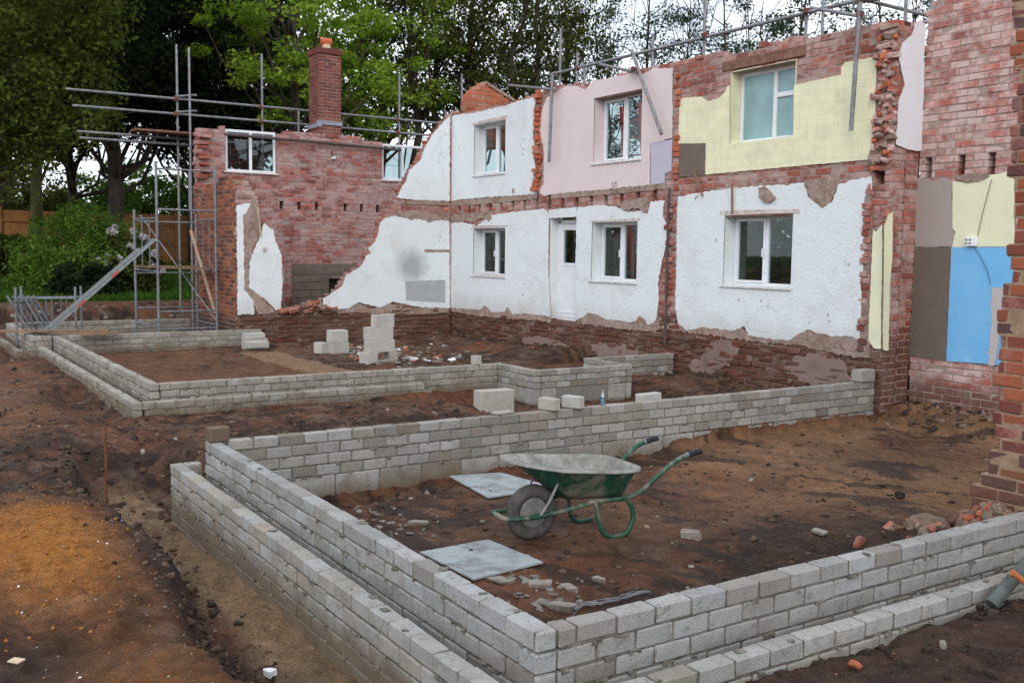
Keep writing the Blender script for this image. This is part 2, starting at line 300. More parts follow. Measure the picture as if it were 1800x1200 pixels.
# ------------------------------------------------------------------ mesh builder
def _chamfer_template():
    V = []; idx = {}
    cs = [(x, y, z) for x in (-1, 1) for y in (-1, 1) for z in (-1, 1)]
    for c in cs:
        for a in range(3): idx[(c, a)] = len(V); V.append((c, a))
    F = []
    for a in range(3):
        f, g = [i for i in range(3) if i != a]
        for s in (-1, 1):
            q = []
            for (p1, p2) in ((-1, -1), (1, -1), (1, 1), (-1, 1)):
                c = [0, 0, 0]; c[a] = s; c[f] = p1; c[g] = p2; q.append(idx[(tuple(c), a)])
            F.append(q)
        for s1 in (-1, 1):
            for s2 in (-1, 1):
                c0 = [0, 0, 0]; c0[f] = s1; c0[g] = s2; c0[a] = -1; c1 = list(c0); c1[a] = 1; c0 = tuple(c0); c1 = tuple(c1)
                F.append([idx[(c0, f)], idx[(c1, f)], idx[(c1, g)], idx[(c0, g)]])
    for c in cs: F.append([idx[(c, 0)], idx[(c, 1)], idx[(c, 2)]])
    P0 = np.array([[c[i] if i == a else c[i]*.8 for i in range(3)] for c, a in V], float)
    out = []
    for q in F:
        p = P0[q]; n = np.cross(p[1]-p[0], p[2]-p[0])
        out.append(q if n@p.mean(0) > 0 else q[::-1])
    corner = np.array([c for c, a in V], float); axis = np.array([a for c, a in V]); cid = np.array([cs.index(c) for c, a in V])
    return corner, axis, cid, out
TC, TA, TI, TF = _chamfer_template()
BOXV = np.array([(x, y, z) for x in (-1, 1) for y in (-1, 1) for z in (-1, 1)], float)
BOXF = [[0, 1, 3, 2], [4, 6, 7, 5], [0, 4, 5, 1], [2, 3, 7, 6], [0, 2, 6, 4], [1, 5, 7, 3]]
class MB:
    def __init__(s): s.v = []; s.f = []; s.c = []; s.m = []; s.n = 0
    def add(s, V, F, col=None, mi=0):
        V = np.asarray(V, float); s.v.append(V); s.f += [[i+s.n for i in q] for q in F]; s.m += [mi]*len(F); s.n += len(V)
        c = np.random.default_rng(s.n).random(3) if col is None else np.asarray(col, float)
        c = np.tile(c, (len(V), 1)) if c.ndim == 1 else c
        s.c.append(c); return s
    def box(s, c, h, rot=None, col=None, mi=0, ch=None, jit=0):
        """box with centre c and half size h; ch = chamfer width"""
        h = np.array(h, float)
        if ch:
            V = TC*h; ins = np.where(np.arange(3)[None, :] == TA[:, None], 0, ch); V = V-np.sign(TC)*ins
            if jit: V = V+(rng.random((8, 3))[TI]-.5)*2*jit
            F = TF
        else:
            V = BOXV*h; F = BOXF
            if jit: V = V+(rng.random((8, 3))-.5)*2*jit
        if rot is not None: V = V@np.array(rot).T
        return s.add(V+np.array(c, float), F, rng.random(3) if col is None else col, mi)
    def tube(s, pts, r, n=8, col=None, mi=0, cap=True):
        P = [np.array(p, float) for p in pts]; rr = r if hasattr(r, '__len__') else [r]*len(P)
        V = []; F = []; pu = None
        for i, p in enumerate(P):
            d = (P[min(i+1, len(P)-1)]-P[max(i-1, 0)]); d /= np.linalg.norm(d)+1e-12
            if pu is None:
                a = np.array([0, 0, 1.]) if abs(d[2]) < .9 else np.array([1., 0, 0]); u = np.cross(d, a)
            else: u = pu-d*(pu@d)
            u /= np.linalg.norm(u)+1e-12; v = np.cross(d, u); pu = u
            for k in range(n):
                t = 2*math.pi*k/n; V.append(p+rr[i]*(u*math.cos(t)+v*math.sin(t)))
        for i in range(len(P)-1):
            for k in range(n): F.append([i*n+k, i*n+(k+1) % n, (i+1)*n+(k+1) % n, (i+1)*n+k])
        if cap: F.append(list(range(n))[::-1]); F.append([(len(P)-1)*n+k for k in range(n)])
        return s.add(V, F, col, mi)
    def bar(s, a, b, w, h, col=None, mi=0):
        """rectangular bar from a to b"""
        a = np.array(a, float); b = np.array(b, float); d = b-a; L = np.linalg.norm(d); d /= L
        up = np.array([0, 0, 1.]) if abs(d[2]) < .95 else np.array([1., 0, 0]); x = np.cross(up, d); x /= np.linalg.norm(x); y = np.cross(d, x)
        return s.box((a+b)/2, (w/2, h/2, L/2), rot=np.stack([x, y, d], 1), col=col, mi=mi)
    def rock(s, c, sz, col=None, mi=0, seed=None):
        g = np.random.default_rng(seed if seed is not None else int(rng.integers(1e9)))
        h = np.array(sz, float); V = TC*h; ins = np.where(np.arange(3)[None, :] == TA[:, None], 0, .35)*h; V = V-TC*ins
        V = V*(1+(g.random((8, 3))[TI]-.5)*.5)+ (g.random((24, 3))-.5)*h*.28
        q = g.normal(size=4); q /= np.linalg.norm(q); w_, x, y, z = q
        Rm = np.array([[1-2*(y*y+z*z), 2*(x*y-z*w_), 2*(x*z+y*w_)], [2*(x*y+z*w_), 1-2*(x*x+z*z), 2*(y*z-x*w_)], [2*(x*z-y*w_), 2*(y*z+x*w_), 1-2*(x*x+y*y)]])
        if h[2] < .5*h[0]: # flat piece keeps lying flat
            t = g.random()*6.28; Rm = np.array([[math.cos(t), -math.sin(t), 0], [math.sin(t), math.cos(t), 0], [0, 0, 1]])@np.array([[1, 0, .15], [0, 1, .1], [-.15, -.1, 1]])
        return s.add(V@Rm.T+np.array(c), TF, g.random(3) if col is None else col, mi)
    def build(s, name, mats, parent=None, smooth=False, loc=None):
        V = np.concatenate(s.v); C = np.concatenate(s.c)
        if loc is not None: V = V-np.array(loc, float)
        me = bpy.data.meshes.new(name); n = len(s.f); ls = np.array([len(f) for f in s.f])
        flat = np.fromiter((i for f in s.f for i in f), int, ls.sum())
        me.vertices.add(len(V)); me.vertices.foreach_set('co', V.ravel())
        me.loops.add(len(flat)); me.loops.foreach_set('vertex_index', flat)
        me.polygons.add(n); me.polygons.foreach_set('loop_start', np.concatenate([[0], np.cumsum(ls)[:-1]])); me.polygons.foreach_set('loop_total', ls)
        me.polygons.foreach_set('material_index', np.array(s.m)); me.polygons.foreach_set('use_smooth', np.full(n, smooth))
        me.update(calc_edges=True)
        at_ = me.color_attributes.new('bc', 'FLOAT_COLOR', 'POINT'); at_.data.foreach_set('color', np.concatenate([C, np.ones((len(C), 1))], 1).ravel())
        for m in (mats if isinstance(mats, (list, tuple)) else [mats]): me.materials.append(m)
        o = bpy.data.objects.new(name, me); COL.objects.link(o)
        if loc is not None: o.location = loc
        if parent is not None: o.parent = parent; o.matrix_parent_inverse = Matrix.Identity(4)
        return o
def tag(o, label=None, cat=None, group=None, kind=None):
    for k, v in (('label', label), ('category', cat), ('group', group), ('kind', kind)):
        if v: o[k] = v
    return o
def thing(name, label, cat, group=None):            # empties stay at the world origin so that parts keep their measured coordinates
    o = bpy.data.objects.new(name, None); o.empty_display_size = .2; COL.objects.link(o); return tag(o, label, cat, group)
def rot3(ax, ay, az): return np.array(Matrix.Rotation(az, 3, 'Z')@Matrix.Rotation(ay, 3, 'Y')@Matrix.Rotation(ax, 3, 'X'))

# ------------------------------------------------------------------ brickwork: real bricks laid in courses inside an outline
def spans(poly, z):
    xs = []
    for (a, b), (c, d) in zip(poly, poly[1:]+poly[:1]):
        if (b > z) != (d > z): xs.append(a+(z-b)/(d-b)*(c-a))
    xs.sort(); return list(zip(xs[::2], xs[1::2]))
def cut(iv, a, b):
    out = []
    for u0, u1 in iv:
        if b <= u0 or a >= u1: out.append((u0, u1)); continue
        if a > u0: out.append((u0, a))
        if b < u1: out.append((b, u1))
    return out
def brickwork(name, mats, ax, face, thick, polys, holes=(), parent=None, rag=0, rows=None, L=.262, H=.089, gap=.013, jit=.0025, ch=.004, inset=.006, off=0, seed=1, proud=0.003, bite=0, ztop=None, squeeze=0):
    """ax 'y': wall stands on plane Y=face and runs back to Y=face+thick, u is X.  ax 'x': plane X=face back to X=face-thick, u is Y."""
    g = np.random.default_rng(seed); mb = MB()
    zs = [q[1] for p in polys for q in p]; zmin, zmax = min(zs), max(zs)
    if rows is None: rows = [(H, L)]*int(math.ceil((zmax-zmin)/H))
    z1 = ztop if ztop is not None else zmax
    def put(u0, u1, z0, z1_, d0, d1, col, mi, chm, j):
        cu, hu = (u0+u1)/2, (u1-u0)/2; cz, hz = (z0+z1_)/2, (z1_-z0)/2; cd, hd = (d0+d1)/2, (d1-d0)/2
        if ax == 'y': c = (cu, face+cd, cz); h = (hu, hd, hz)
        else: c = (face-cd, cu, cz); h = (hd, hu, hz)
        mb.box(c, h, col=col, mi=mi, ch=chm, jit=j)
    for k, (h, Lb) in enumerate(rows):
        za, zb = z1-h, z1; z1 = za; zm = (za+zb)/2
        iv = []
        for p in polys:
            for a, b in spans(p, zm):
                if rag: a += (g.random()-.5)*2*rag; b += (g.random()-.5)*2*rag
                if b > a: iv.append((a, b))
        if not iv: continue
        iv.sort(); mg = [iv[0]]
        for a, b in iv[1:]:
            if a <= mg[-1][1]+1e-6: mg[-1] = (mg[-1][0], max(b, mg[-1][1]))
            else: mg.append((a, b))
        iv = mg
        for (a, b, c, d) in holes:
            if c-.01 < zm < d+.01: iv = cut(iv, a, b)
        o_ = off+(Lb/2 if k % 2 else 0)
        for (a, b) in iv:
            if b-a < .04: continue
            if Lb > 0: n0 = int(math.floor((a-o_)/Lb)); n1 = int(math.ceil((b-o_)/Lb))
            ra, rb = a, b
            for n in range(n0, n1):
                u0, u1 = max(a, o_+n*Lb), min(b, o_+(n+1)*Lb)
                if u1-u0 < .035: continue
                if bite and g.random() < bite: continue
                dd = (g.random()-.5)*2*proud
                gg = gap*(.8+.4*g.random())
                put(u0+gg/2, u1-gg/2, za+gg/2, zb-gg/2, dd, thick-dd, g.random(3), 0, min(ch, h*.2), jit)
            if squeeze:
                for q_ in range(int((b-a)/.05)):
                    if g.random() < squeeze:
                        u_ = a+g.random()*(b-a); w_ = .008+.035*g.random()**2; hz_ = .004+.009*g.random(); zq = za+(g.random()-.7)*.012
                        dq = -.001 if g.random() < .8 else thick+.001; c_ = (u_, face+dq, zq) if ax == 'y' else (face-dq, u_, zq)
                        h_ = (w_, .005+.004*g.random(), hz_) if ax == 'y' else (.005+.004*g.random(), w_, hz_)
                        mb.box(c_, h_, rot=rot3((g.random()-.5)*.3, (g.random()-.5)*.3, (g.random()-.5)*.15), col=(.5, .5, .5), mi=1, ch=.003, jit=.004)
                if k == 0:
                    for q_ in range(int((b-a)/.12)):
                        if g.random() < squeeze:
                            u_ = a+g.random()*(b-a); v_ = thick*(.1+.8*g.random()); c_ = (u_, face+v_, zb-.003) if ax == 'y' else (face-v_, u_, zb-.003)
                            mb.box(c_, (.006+.022*g.random()**2, .006+.022*g.random()**2, .004+.003*g.random()), rot=rot3(0, 0, g.random()*3), col=(.5, .5, .5), mi=1, ch=.002, jit=.004)
            ie = inset+.012
            put(ra+ie, rb-ie, za-.0005, zb-(gap if k == 0 else 0)-.0008, inset, thick-inset, (.5, .5, .5), 1, None, 0)
    return mb.build(name, mats, parent)
def rect(u0, u1, z0, z1): return [(u0, z0), (u1, z0), (u1, z1), (u0, z1)]
def PX(pts, ax, face): return [uz(x, y, ax, face) for x, y in pts]
def rough(pts, amp=.012, step=.045, seed=0):
    g = np.random.default_rng(seed+11); out = []
    for a, b in zip(pts, pts[1:]+pts[:1]):
        d = math.hypot(b[0]-a[0], b[1]-a[1]); n = max(1, int(d/step)); nx, ny = -(b[1]-a[1])/(d+1e-9), (b[0]-a[0])/(d+1e-9)
        for i in range(n):
            t = i/n; k = (g.random()-.5)*2*amp*(1 if i else .4); out.append((a[0]+(b[0]-a[0])*t+nx*k, a[1]+(b[1]-a[1])*t+ny*k))
    return out
def sheet(name, mat, ax, face, thick, outlines, holes=(), parent=None, amp=.012, step=.045, lab=None, clean=False):
    """flat slab of plaster, tile or render: outline in (u,z), back on plane `face`, front `thick` proud of it (towards the camera side)"""
    cu = bpy.data.curves.new(name, 'CURVE'); cu.dimensions = '2D'; cu.fill_mode = 'BOTH'; cu.extrude = thick/2
    for i, o in enumerate(outlines):
        pts = o if clean else rough(list(o), amp, step, i+len(name)+int(abs(o[0][0])*100)); sp = cu.splines.new('POLY'); sp.points.add(len(pts)-1)
        for q, p in zip(sp.points, pts): q.co = (p[0], p[1], 0, 1)
        sp.use_cyclic_u = True
    for (a, b, c, d) in holes:
        sp = cu.splines.new('POLY'); sp.points.add(3)
        for q, p in zip(sp.points, rect(a, b, c, d)): q.co = (p[0], p[1], 0, 1)
        sp.use_cyclic_u = True
    tmp = bpy.data.objects.new('tmp', cu); COL.objects.link(tmp); bpy.context.view_layer.update()
    me = bpy.data.meshes.new_from_object(tmp.evaluated_get(bpy.context.evaluated_depsgraph_get())); bpy.data.objects.remove(tmp); bpy.data.curves.remove(cu)
    V = np.empty(len(me.vertices)*3); me.vertices.foreach_get('co', V); V = V.reshape(-1, 3)
    if ax == 'y': W = np.stack([V[:, 0], face-thick/2-V[:, 2], V[:, 1]], 1)
    else: W = np.stack([face+thick/2+V[:, 2], V[:, 0], V[:, 1]], 1)
    me.vertices.foreach_set('co', W.ravel()); me.name = name; me.materials.clear(); me.materials.append(mat); me.materials.append(M['broken_edge']); me.update()
    k_ = 1 if ax == 'y' else 0; me.polygons.foreach_set('material_index', [0 if abs(p_.normal[k_]) > .7 else 1 for p_ in me.polygons])
    o = bpy.data.objects.new(name, me); COL.objects.link(o)
    if parent: o.parent = parent
    if lab: o['label'] = lab
    return o

# ------------------------------------------------------------------ measured planes of the place
YF, XW, XG, YP, YR, XR = 10.95, -19.38, -22.22, 6.12, 11.52, -8.1
GROUP_W = 'windows'
def hole_from(tl, tr, bl, br, ax='y', f=YF):
    a, b, c, d = (uz(*q, ax, f) for q in (tl, tr, bl, br)); return ((a[0]+c[0])/2, (b[0]+d[0])/2, (c[1]+d[1])/2, (a[1]+b[1])/2)
H_UL = hole_from((835, 221), (889, 210), (834, 311), (890, 302))
H_UP = hole_from((1045, 174), (1129, 156), (1045, 288), (1129, 279))
H_BA = hole_from((1284, 130), (1398, 104), (1284, 254), (1396, 239))
H_LL = hole_from((834, 403), (889, 399), (832, 485), (889, 485))
H_DR = hole_from((965, 383), (1014, 380), (969, 560), (1013, 568))
H_LM = hole_from((1043, 392), (1121, 388), (1039, 493), (1121, 497))
H_LR = hole_from((1275, 380), (1395, 374), (1272, 502), (1392, 506))
HOLES = [H_UL, H_UP, H_BA, H_LL, H_DR, H_LM, H_LR]

# ------------------------------------------------------------------ windows and the door
def wbox(mb, ax, face, d0, d1, u0, u1, z0, z1, **k):
    if ax == 'y': mb.box(((u0+u1)/2, face+(d0+d1)/2, (z0+z1)/2), ((u1-u0)/2, (d1-d0)/2, (z1-z0)/2), **k)
    else: mb.box((face-(d0+d1)/2, (u0+u1)/2, (z0+z1)/2), ((d1-d0)/2, (u1-u0)/2, (z1-z0)/2), **k)
def window(parent, ax, face, hole, lab, depth=.2, split=(.5,), sill=True, glass='glass', reveal='plaster_white', sash=0, handle=None, fw=.05, transom=None, lintel=None, revealb=True):
    u0, u1, z0, z1 = hole
    f = MB(); D0, D1 = depth, depth+.06
    wbox(f, ax, face, D0, D1, u0, u0+fw, z0, z1, ch=.004); wbox(f, ax, face, D0, D1, u1-fw, u1, z0, z1, ch=.004)
    wbox(f, ax, face, D0, D1, u0+fw, u1-fw, z0, z0+fw, ch=.004); wbox(f, ax, face, D0, D1, u0+fw, u1-fw, z1-fw, z1, ch=.004)
    cuts = [u0+fw]
    for s in split:
        um = u0+(u1-u0)*s; wbox(f, ax, face, D0-.004, D1, um-fw*.55, um+fw*.55, z0+fw, z1-fw, ch=.004); cuts += [um-fw*.55, um+fw*.55]
    cuts.append(u1-fw)
    if transom:
        wbox(f, ax, face, D0-.004, D1, cuts[-2], cuts[-1], z0+(z1-z0)*transom-.035, z0+(z1-z0)*transom+.035, ch=.004)
    if sash is not None:                       # the opening light has a second, proud frame
        a, b = cuts[2*sash], cuts[2*sash+1]; s_ = .035; zz0, zz1 = z0+fw, z1-fw
        wbox(f, ax, face, D0-.02, D1-.012, a, a+s_, zz0, zz1, ch=.004); wbox(f, ax, face, D0-.02, D1-.012, b-s_, b, zz0, zz1, ch=.004)
        wbox(f, ax, face, D0-.02, D1-.012, a+s_, b-s_, zz0, zz0+s_, ch=.004); wbox(f, ax, face, D0-.02, D1-.012, a+s_, b-s_, zz1-s_, zz1, ch=.004)
    w_ = f.build('window', M['upvc'], parent); w_['label'] = lab
    for i in range(0, len(cuts), 2):
        p = MB(); wbox(p, ax, face, D0+.025, D0+.031, cuts[i]-.005, cuts[i+1]+.005, z0+fw-.005, z1-fw+.005); p.build('pane', M[glass], w_)
    if handle is not None:
        h = MB(); um = cuts[handle]+(-.018 if handle % 2 else .018); zc = z0+(z1-z0)*.5
        wbox(h, ax, face, D0-.035, D0-.02, um-.012, um+.012, zc-.04, zc+.04); wbox(h, ax, face, D0-.06, D0-.035, um-.009, um+.009, zc-.09, zc+.03, ch=.003)
        h.build('handle', M['upvc'], w_)
    if reveal:
        r = MB(); t = .012
        wbox(r, ax, face, -.003, D0, u0-t, u0, z0, z1); wbox(r, ax, face, -.003, D0, u1, u1+t, z0, z1)
        wbox(r, ax, face, -.003, D0, u0-t, u1+t, z1, z1+t)
        if revealb: wbox(r, ax, face, -.003, D0, u0-t, u1+t, z0-t, z0)
        r.build('reveal', M[reveal], w_)
    if sill:
        s = MB(); wbox(s, ax, face, -.045, D0, u0-.05, u1+.02, z0-.03, z0+.004, ch=.006); s.build('sill', M['sill'], w_)
    if lintel:
        s = MB(); wbox(s, ax, face, -.02, .05, u0-lintel[0], u1+lintel[1], z1+.004, z1+.004+lintel[2], ch=.004, jit=.006); s.build('lintel', M['lintel_paint'], w_)
    return w_

# ================================================================== FACADE (long wall, inside face of the demolished house)
fac = thing('house_wall', 'long two storey brick house wall with white, pink and yellow tiled rooms cut open', 'house wall')
top = PX([(786, 198), (800, 200), (822, 196), (850, 190), (905, 180), (940, 168), (985, 153), (1000, 150), (1030, 152), (1110, 128), (1185, 112), (1250, 98), (1330, 84), (1420, 64), (1500, 50), (1540, 42), (1560, 35), (1598, 26)], 'y', YF)
XL = -19.40
outline = [(XL, .80)]+[(XL, top[0][1])]+top[1:-1]+[(XR, top[-1][1]), (XR, .80)]
foot = [(XL, -.15), (XL, .799), (XR, .799), (XR, -.15)]
FD = []                                           # joist pockets in the front leaf
x = -19.1
while x < -12.3:
    FD.append((x, x+.085, 2.93, 3.14)); x += .43
x = -11.8
brickwork('brickwork', [M['brick_mauve'], M['mortar']], 'y', YF, .145, [outline], HOLES+FD+[(-8.33, -8.1, 3.02, 3.2)], fac, seed=3, proud=.006, jit=.004, ch=.005)
brickwork('foot_brickwork', [M['brick_foot'], M['mortar_dirty']], 'y', YF, .145, [foot], [(H_DR[0], H_DR[1], .74, .9)], fac, seed=33, proud=.02, jit=.012, ch=.012, inset=.02, bite=.03)
brickwork('outer_leaf', [M['brick_orange'], M['mortar']], 'y', YF+.155, .12, [outline, foot], HOLES, fac, seed=4, off=.1)
# torn stumps of the cross walls that used to tie in
def stump(mb, u, z0, z1, w_, dmax, seed, H=.088):
    g = np.random.default_rng(seed); z = z0
    while z < z1:
        d = dmax*(.15+.85*g.random()) if g.random() > .15 else 0
        if d > .02:
            o_ = (g.random()-.5)*.05; mb.box((u+o_, YF-d/2, z+H/2), (w_/2*(.75+.4*g.random()), d/2, H/2-.006), rot=rot3((g.random()-.5)*.2, (g.random()-.5)*.14, (g.random()-.5)*.3), ch=.008, jit=.008)
        z += H
xs1 = uz(947, 260, 'y', YF)[0]; xs2 = uz(1189, 300, 'y', YF)[0]; xs3 = uz(1168, 470, 'y', YF)[0]
mb = MB(); stump(mb, xs1, 3.25, 5.1, .16, .13, 1); mb.build('torn_brick_edge', M['brick_bright'], fac)['label'] = 'torn red brick edge between the white and pink rooms'
mb = MB(); stump(mb, xs2, 3.1, 5.08, .14, .05, 2); mb.build('torn_brick_edge', M['brick_bright'], fac)['label'] = 'torn red brick edge between the pink and yellow rooms'
mb = MB(); stump(mb, xs2-.12, .72, 3.1, .16, .06, 5); mb.build('torn_brick_edge', M['brick_mauve'], fac)['label'] = 'torn brick edge between the two white ground floor rooms'
mb = MB(); g = np.random.default_rng(12)           # rubbly broken end above the yellow room
z = 3.2
while z < 4.95:
    for k in range(4):
        u = -8.33+.07*k+(g.random()-.5)*.06; d = .02+.10*g.random()**1.5
        if g.random() < .8: mb.box((u, YF-d/2+.02, z+.037+(g.random()-.5)*.03), (.02+.05*g.random(), d/2+.01, .022+.018*g.random()), rot=rot3((g.random()-.5)*.9, (g.random()-.5)*.9, (g.random()-.5)*1.4), ch=.008, jit=.012, mi=int(g.choice(3, p=[.5, .32, .18])))
    z += .06
mb.build('broken_brick_end', [M['brick_right'], M['backing'], M['brick_bright']], fac)['label'] = 'rubbly broken brick end beside the yellow tiles'
mb = MB(); stump(mb, -8.42, .85, 3.1, .12, .05, 15); mb.build('broken_brick_end', M['brick_mauve'], fac)['label'] = 'broken brick edge right of the white ground floor room'
# loose bricks left on the wall top
mb = MB(); g = np.random.default_rng(5)
for i in range(46):
    x = XL+.1+g.random()*11.1; zt = np.interp(x, [p[0] for p in top], [p[1] for p in top])
    if g.random() < .5: mb.box((x, YF+.03+g.random()*.1, zt+.0+g.random()*.03), (.05+.06*g.random(), .05, .02+.02*g.random()), rot=rot3((g.random()-.5)*.4, (g.random()-.5)*.3, (g.random()-.5)*.8), ch=.008, jit=.012)
mb.build('loose_capping', M['brick_mauve'], fac)

# plaster coats on the facade (front of the bricks is YF)
def fsheet(name, mat, px, lab, holes=(), thick=.016, amp=.012, back=YF-.001, step=.045, clean=False):
    return sheet(name, M[mat], 'y', back, thick, [PX(px, 'y', YF)], holes, fac, amp, step, lab, clean)
# beige backing coats showing at the torn edges
fsheet('backing_coat', 'backing', [(793, 539), (845, 541), (870, 532), (900, 534), (970, 555), (968, 566), (920, 561), (845, 556), (793, 547)], 'beige backing coat under the left white plaster', thick=.012, amp=.018)
fsheet('backing_coat', 'backing', [(1016, 562), (1035, 546), (1090, 560), (1128, 552), (1158, 558), (1160, 580), (1140, 582), (1090, 578), (1040, 570), (1017, 568)], 'beige backing coat right of the white door', thick=.012, amp=.018)
fsheet('backing_coat', 'backing', [(1193, 564), (1215, 570), (1300, 570), (1315, 585), (1385, 592), (1420, 575), (1465, 585), (1513, 590), (1512, 629), (1470, 622), (1400, 606), (1330, 600), (1260, 590), (1195, 582)], 'lumpy beige backing coat under the large white plaster', thick=.013, amp=.022)
fsheet('backing_coat', 'backing', [(793, 353), (945, 341), (945, 349), (880, 356), (793, 363)], 'beige strip below the upper white room', thick=.012, amp=.006)
fsheet('backing_coat', 'backing', [(968, 340), (1060, 333), (1172, 322), (1172, 332), (1060, 343), (970, 350)], 'beige strip below the pink room', thick=.012, amp=.006)
fsheet('backing_coat', 'backing', [(795, 378), (815, 376), (840, 374), (862, 372), (866, 384), (860, 390), (855, 385), (846, 383), (838, 390), (828, 391), (818, 388), (808, 391), (796, 390)], 'torn brown plaster hanging above the left ground floor window', thick=.02, amp=.012)
fsheet('backing_coat', 'backing', [(1085, 360), (1100, 353), (1120, 350), (1140, 348), (1142, 362), (1140, 374), (1132, 374), (1124, 366), (1114, 366), (1108, 372), (1098, 370), (1092, 363)], 'torn brown plaster hanging above the middle window', thick=.03, amp=.02)
fsheet('backing_coat', 'backing', [(1412, 316), (1478, 312), (1486, 350), (1478, 345), (1470, 330), (1460, 362), (1447, 370), (1428, 356)], 'beige bare patch above the large white plaster', thick=.012, amp=.014)
fsheet('backing_coat', 'plaster_brown', [(1194, 254), (1243, 248), (1241, 308), (1195, 312)], 'dark brown bare square left of the yellow tiles', thick=.012, amp=.01)
fsheet('backing_coat', 'backing', [(1513, 345), (1533, 338), (1530, 628), (1511, 628), (1513, 590), (1520, 450)], 'beige edge of plaster at the right end', thick=.012, amp=.016)
fsheet('backing_coat', 'backing', [(1337, 330), (1348, 328), (1356, 336), (1366, 348), (1356, 357), (1346, 356), (1338, 346)], 'flap of brown paper hanging over the big window', thick=.05, amp=.006)
fsheet('render_patch', 'foot_render', [(920, 592), (950, 590), (985, 598), (1000, 608), (998, 628), (970, 630), (930, 620), (918, 606)], 'grey mortar patch low on the wall left of the door', thick=.01, amp=.03)
fsheet('render_patch', 'foot_render', [(1040, 600), (1075, 608), (1110, 605), (1125, 620), (1110, 634), (1060, 634), (1042, 618)], 'grey mortar patch low on the wall under the middle window', thick=.01, amp=.03)
fsheet('render_patch', 'foot_render', [(1250, 600), (1280, 598), (1300, 612), (1285, 640), (1255, 655), (1215, 652), (1210, 640), (1235, 625)], 'grey mortar patch low on the wall left of the big window', thick=.01, amp=.03)
fsheet('render_patch', 'foot_render', [(1395, 628), (1430, 622), (1480, 634), (1490, 652), (1500, 672), (1440, 676), (1385, 668), (1380, 645)], 'grey mortar patch low on the wall right of the big window', thick=.01, amp=.03)
# finish coats
fsheet('plaster', 'plaster_white', [(792, 207), (800, 203), (830, 199), (850, 195), (885, 187), (918, 176), (950, 168), (944, 180), (939, 192), (942, 215), (938, 232), (942, 255), (939, 275), (944, 300), (947, 330), (945, 341), (850, 347), (793, 353)], 'white plaster of the upper left room', [H_UL])
fsheet('plaster', 'plaster_pink', [(962, 172), (987, 157), (998, 151), (1018, 152), (1031, 158), (1043, 142), (1075, 137), (1112, 129), (1128, 133), (1150, 120), (1184, 121), (1183, 243), (1144, 253), (1144, 325), (1060, 333), (972, 341), (958, 345), (947, 337), (957, 322), (957, 280), (956, 255), (948, 240), (950, 212), (956, 187)], 'pink plaster of the upper middle room', [H_UP])
fsheet('plaster', 'plaster_lilac', [(1145, 252), (1183, 245), (1182, 300), (1170, 306), (1170, 322), (1145, 325)], 'lilac patch at the corner of the pink room', amp=.004)
fsheet('tiles', 'tiles_yellow', [(1196, 173), (1234, 170), (1246, 178), (1264, 173), (1276, 162), (1280, 151), (1284, 150), (1284, 254), (1396, 239.5), (1397, 150), (1480, 132), (1480, 118), (1487, 110), (1501, 107), (1543, 100), (1537, 280), (1241, 307), (1242, 252), (1194, 253)], 'yellow glazed wall tiles of the upper right room', amp=.004)
fsheet('plaster', 'plaster_white', [(793, 392), (815, 390), (840, 397), (862, 378), (900, 373), (957, 367), (964, 372), (966, 383), (965, 470), (969, 556), (945, 553), (922, 551), (902, 552), (897, 545), (893, 539), (888, 548), (865, 548), (858, 541), (853, 536), (847, 544), (793, 541)], 'white plaster left of the white door', [H_LL])
fsheet('plaster', 'plaster_white', [(965, 369), (1016, 364), (1014, 381), (966, 384)], 'short white plaster strip over the door', amp=.004)
fsheet('plaster', 'plaster_white', [(1015, 365), (1060, 360), (1085, 364), (1100, 370), (1115, 373), (1142, 366), (1144, 355), (1170, 352), (1167, 365), (1166, 380), (1173, 392), (1174, 405), (1171, 437), (1163, 469), (1158, 497), (1160, 526), (1155, 560), (1146, 569), (1138, 570), (1134, 560), (1126, 555), (1118, 564), (1108, 567), (1090, 563), (1065, 561), (1049, 552), (1035, 549), (1027, 557), (1014, 562), (1013, 470)], 'white plaster right of the white door', [H_LM])
fsheet('plaster', 'plaster_white', [(1193, 346), (1240, 337), (1290, 331), (1335, 327), (1388, 325), (1415, 321), (1421, 346), (1447, 367), (1464, 355), (1475, 325), (1500, 316), (1534, 310), (1533, 338), (1522, 346), (1520, 448), (1516, 520), (1513, 597), (1490, 590), (1461, 591), (1440, 585), (1419, 579), (1401, 590), (1387, 598), (1350, 595), (1317, 590), (1310, 573), (1289, 581), (1233, 575), (1209, 581), (1193, 568), (1188, 539), (1190, 476), (1191, 367)], 'large white plaster of the ground floor room at right', [H_LR])
fsheet('plaster', 'plaster_yellow', [(1536, 402), (1541, 408), (1552, 394), (XR and 1553, 420), (1550, 613), (1538, 612), (1528, 598), (1533, 480)], 'pale yellow strip at the right end of the long wall', thick=.02, amp=.004)
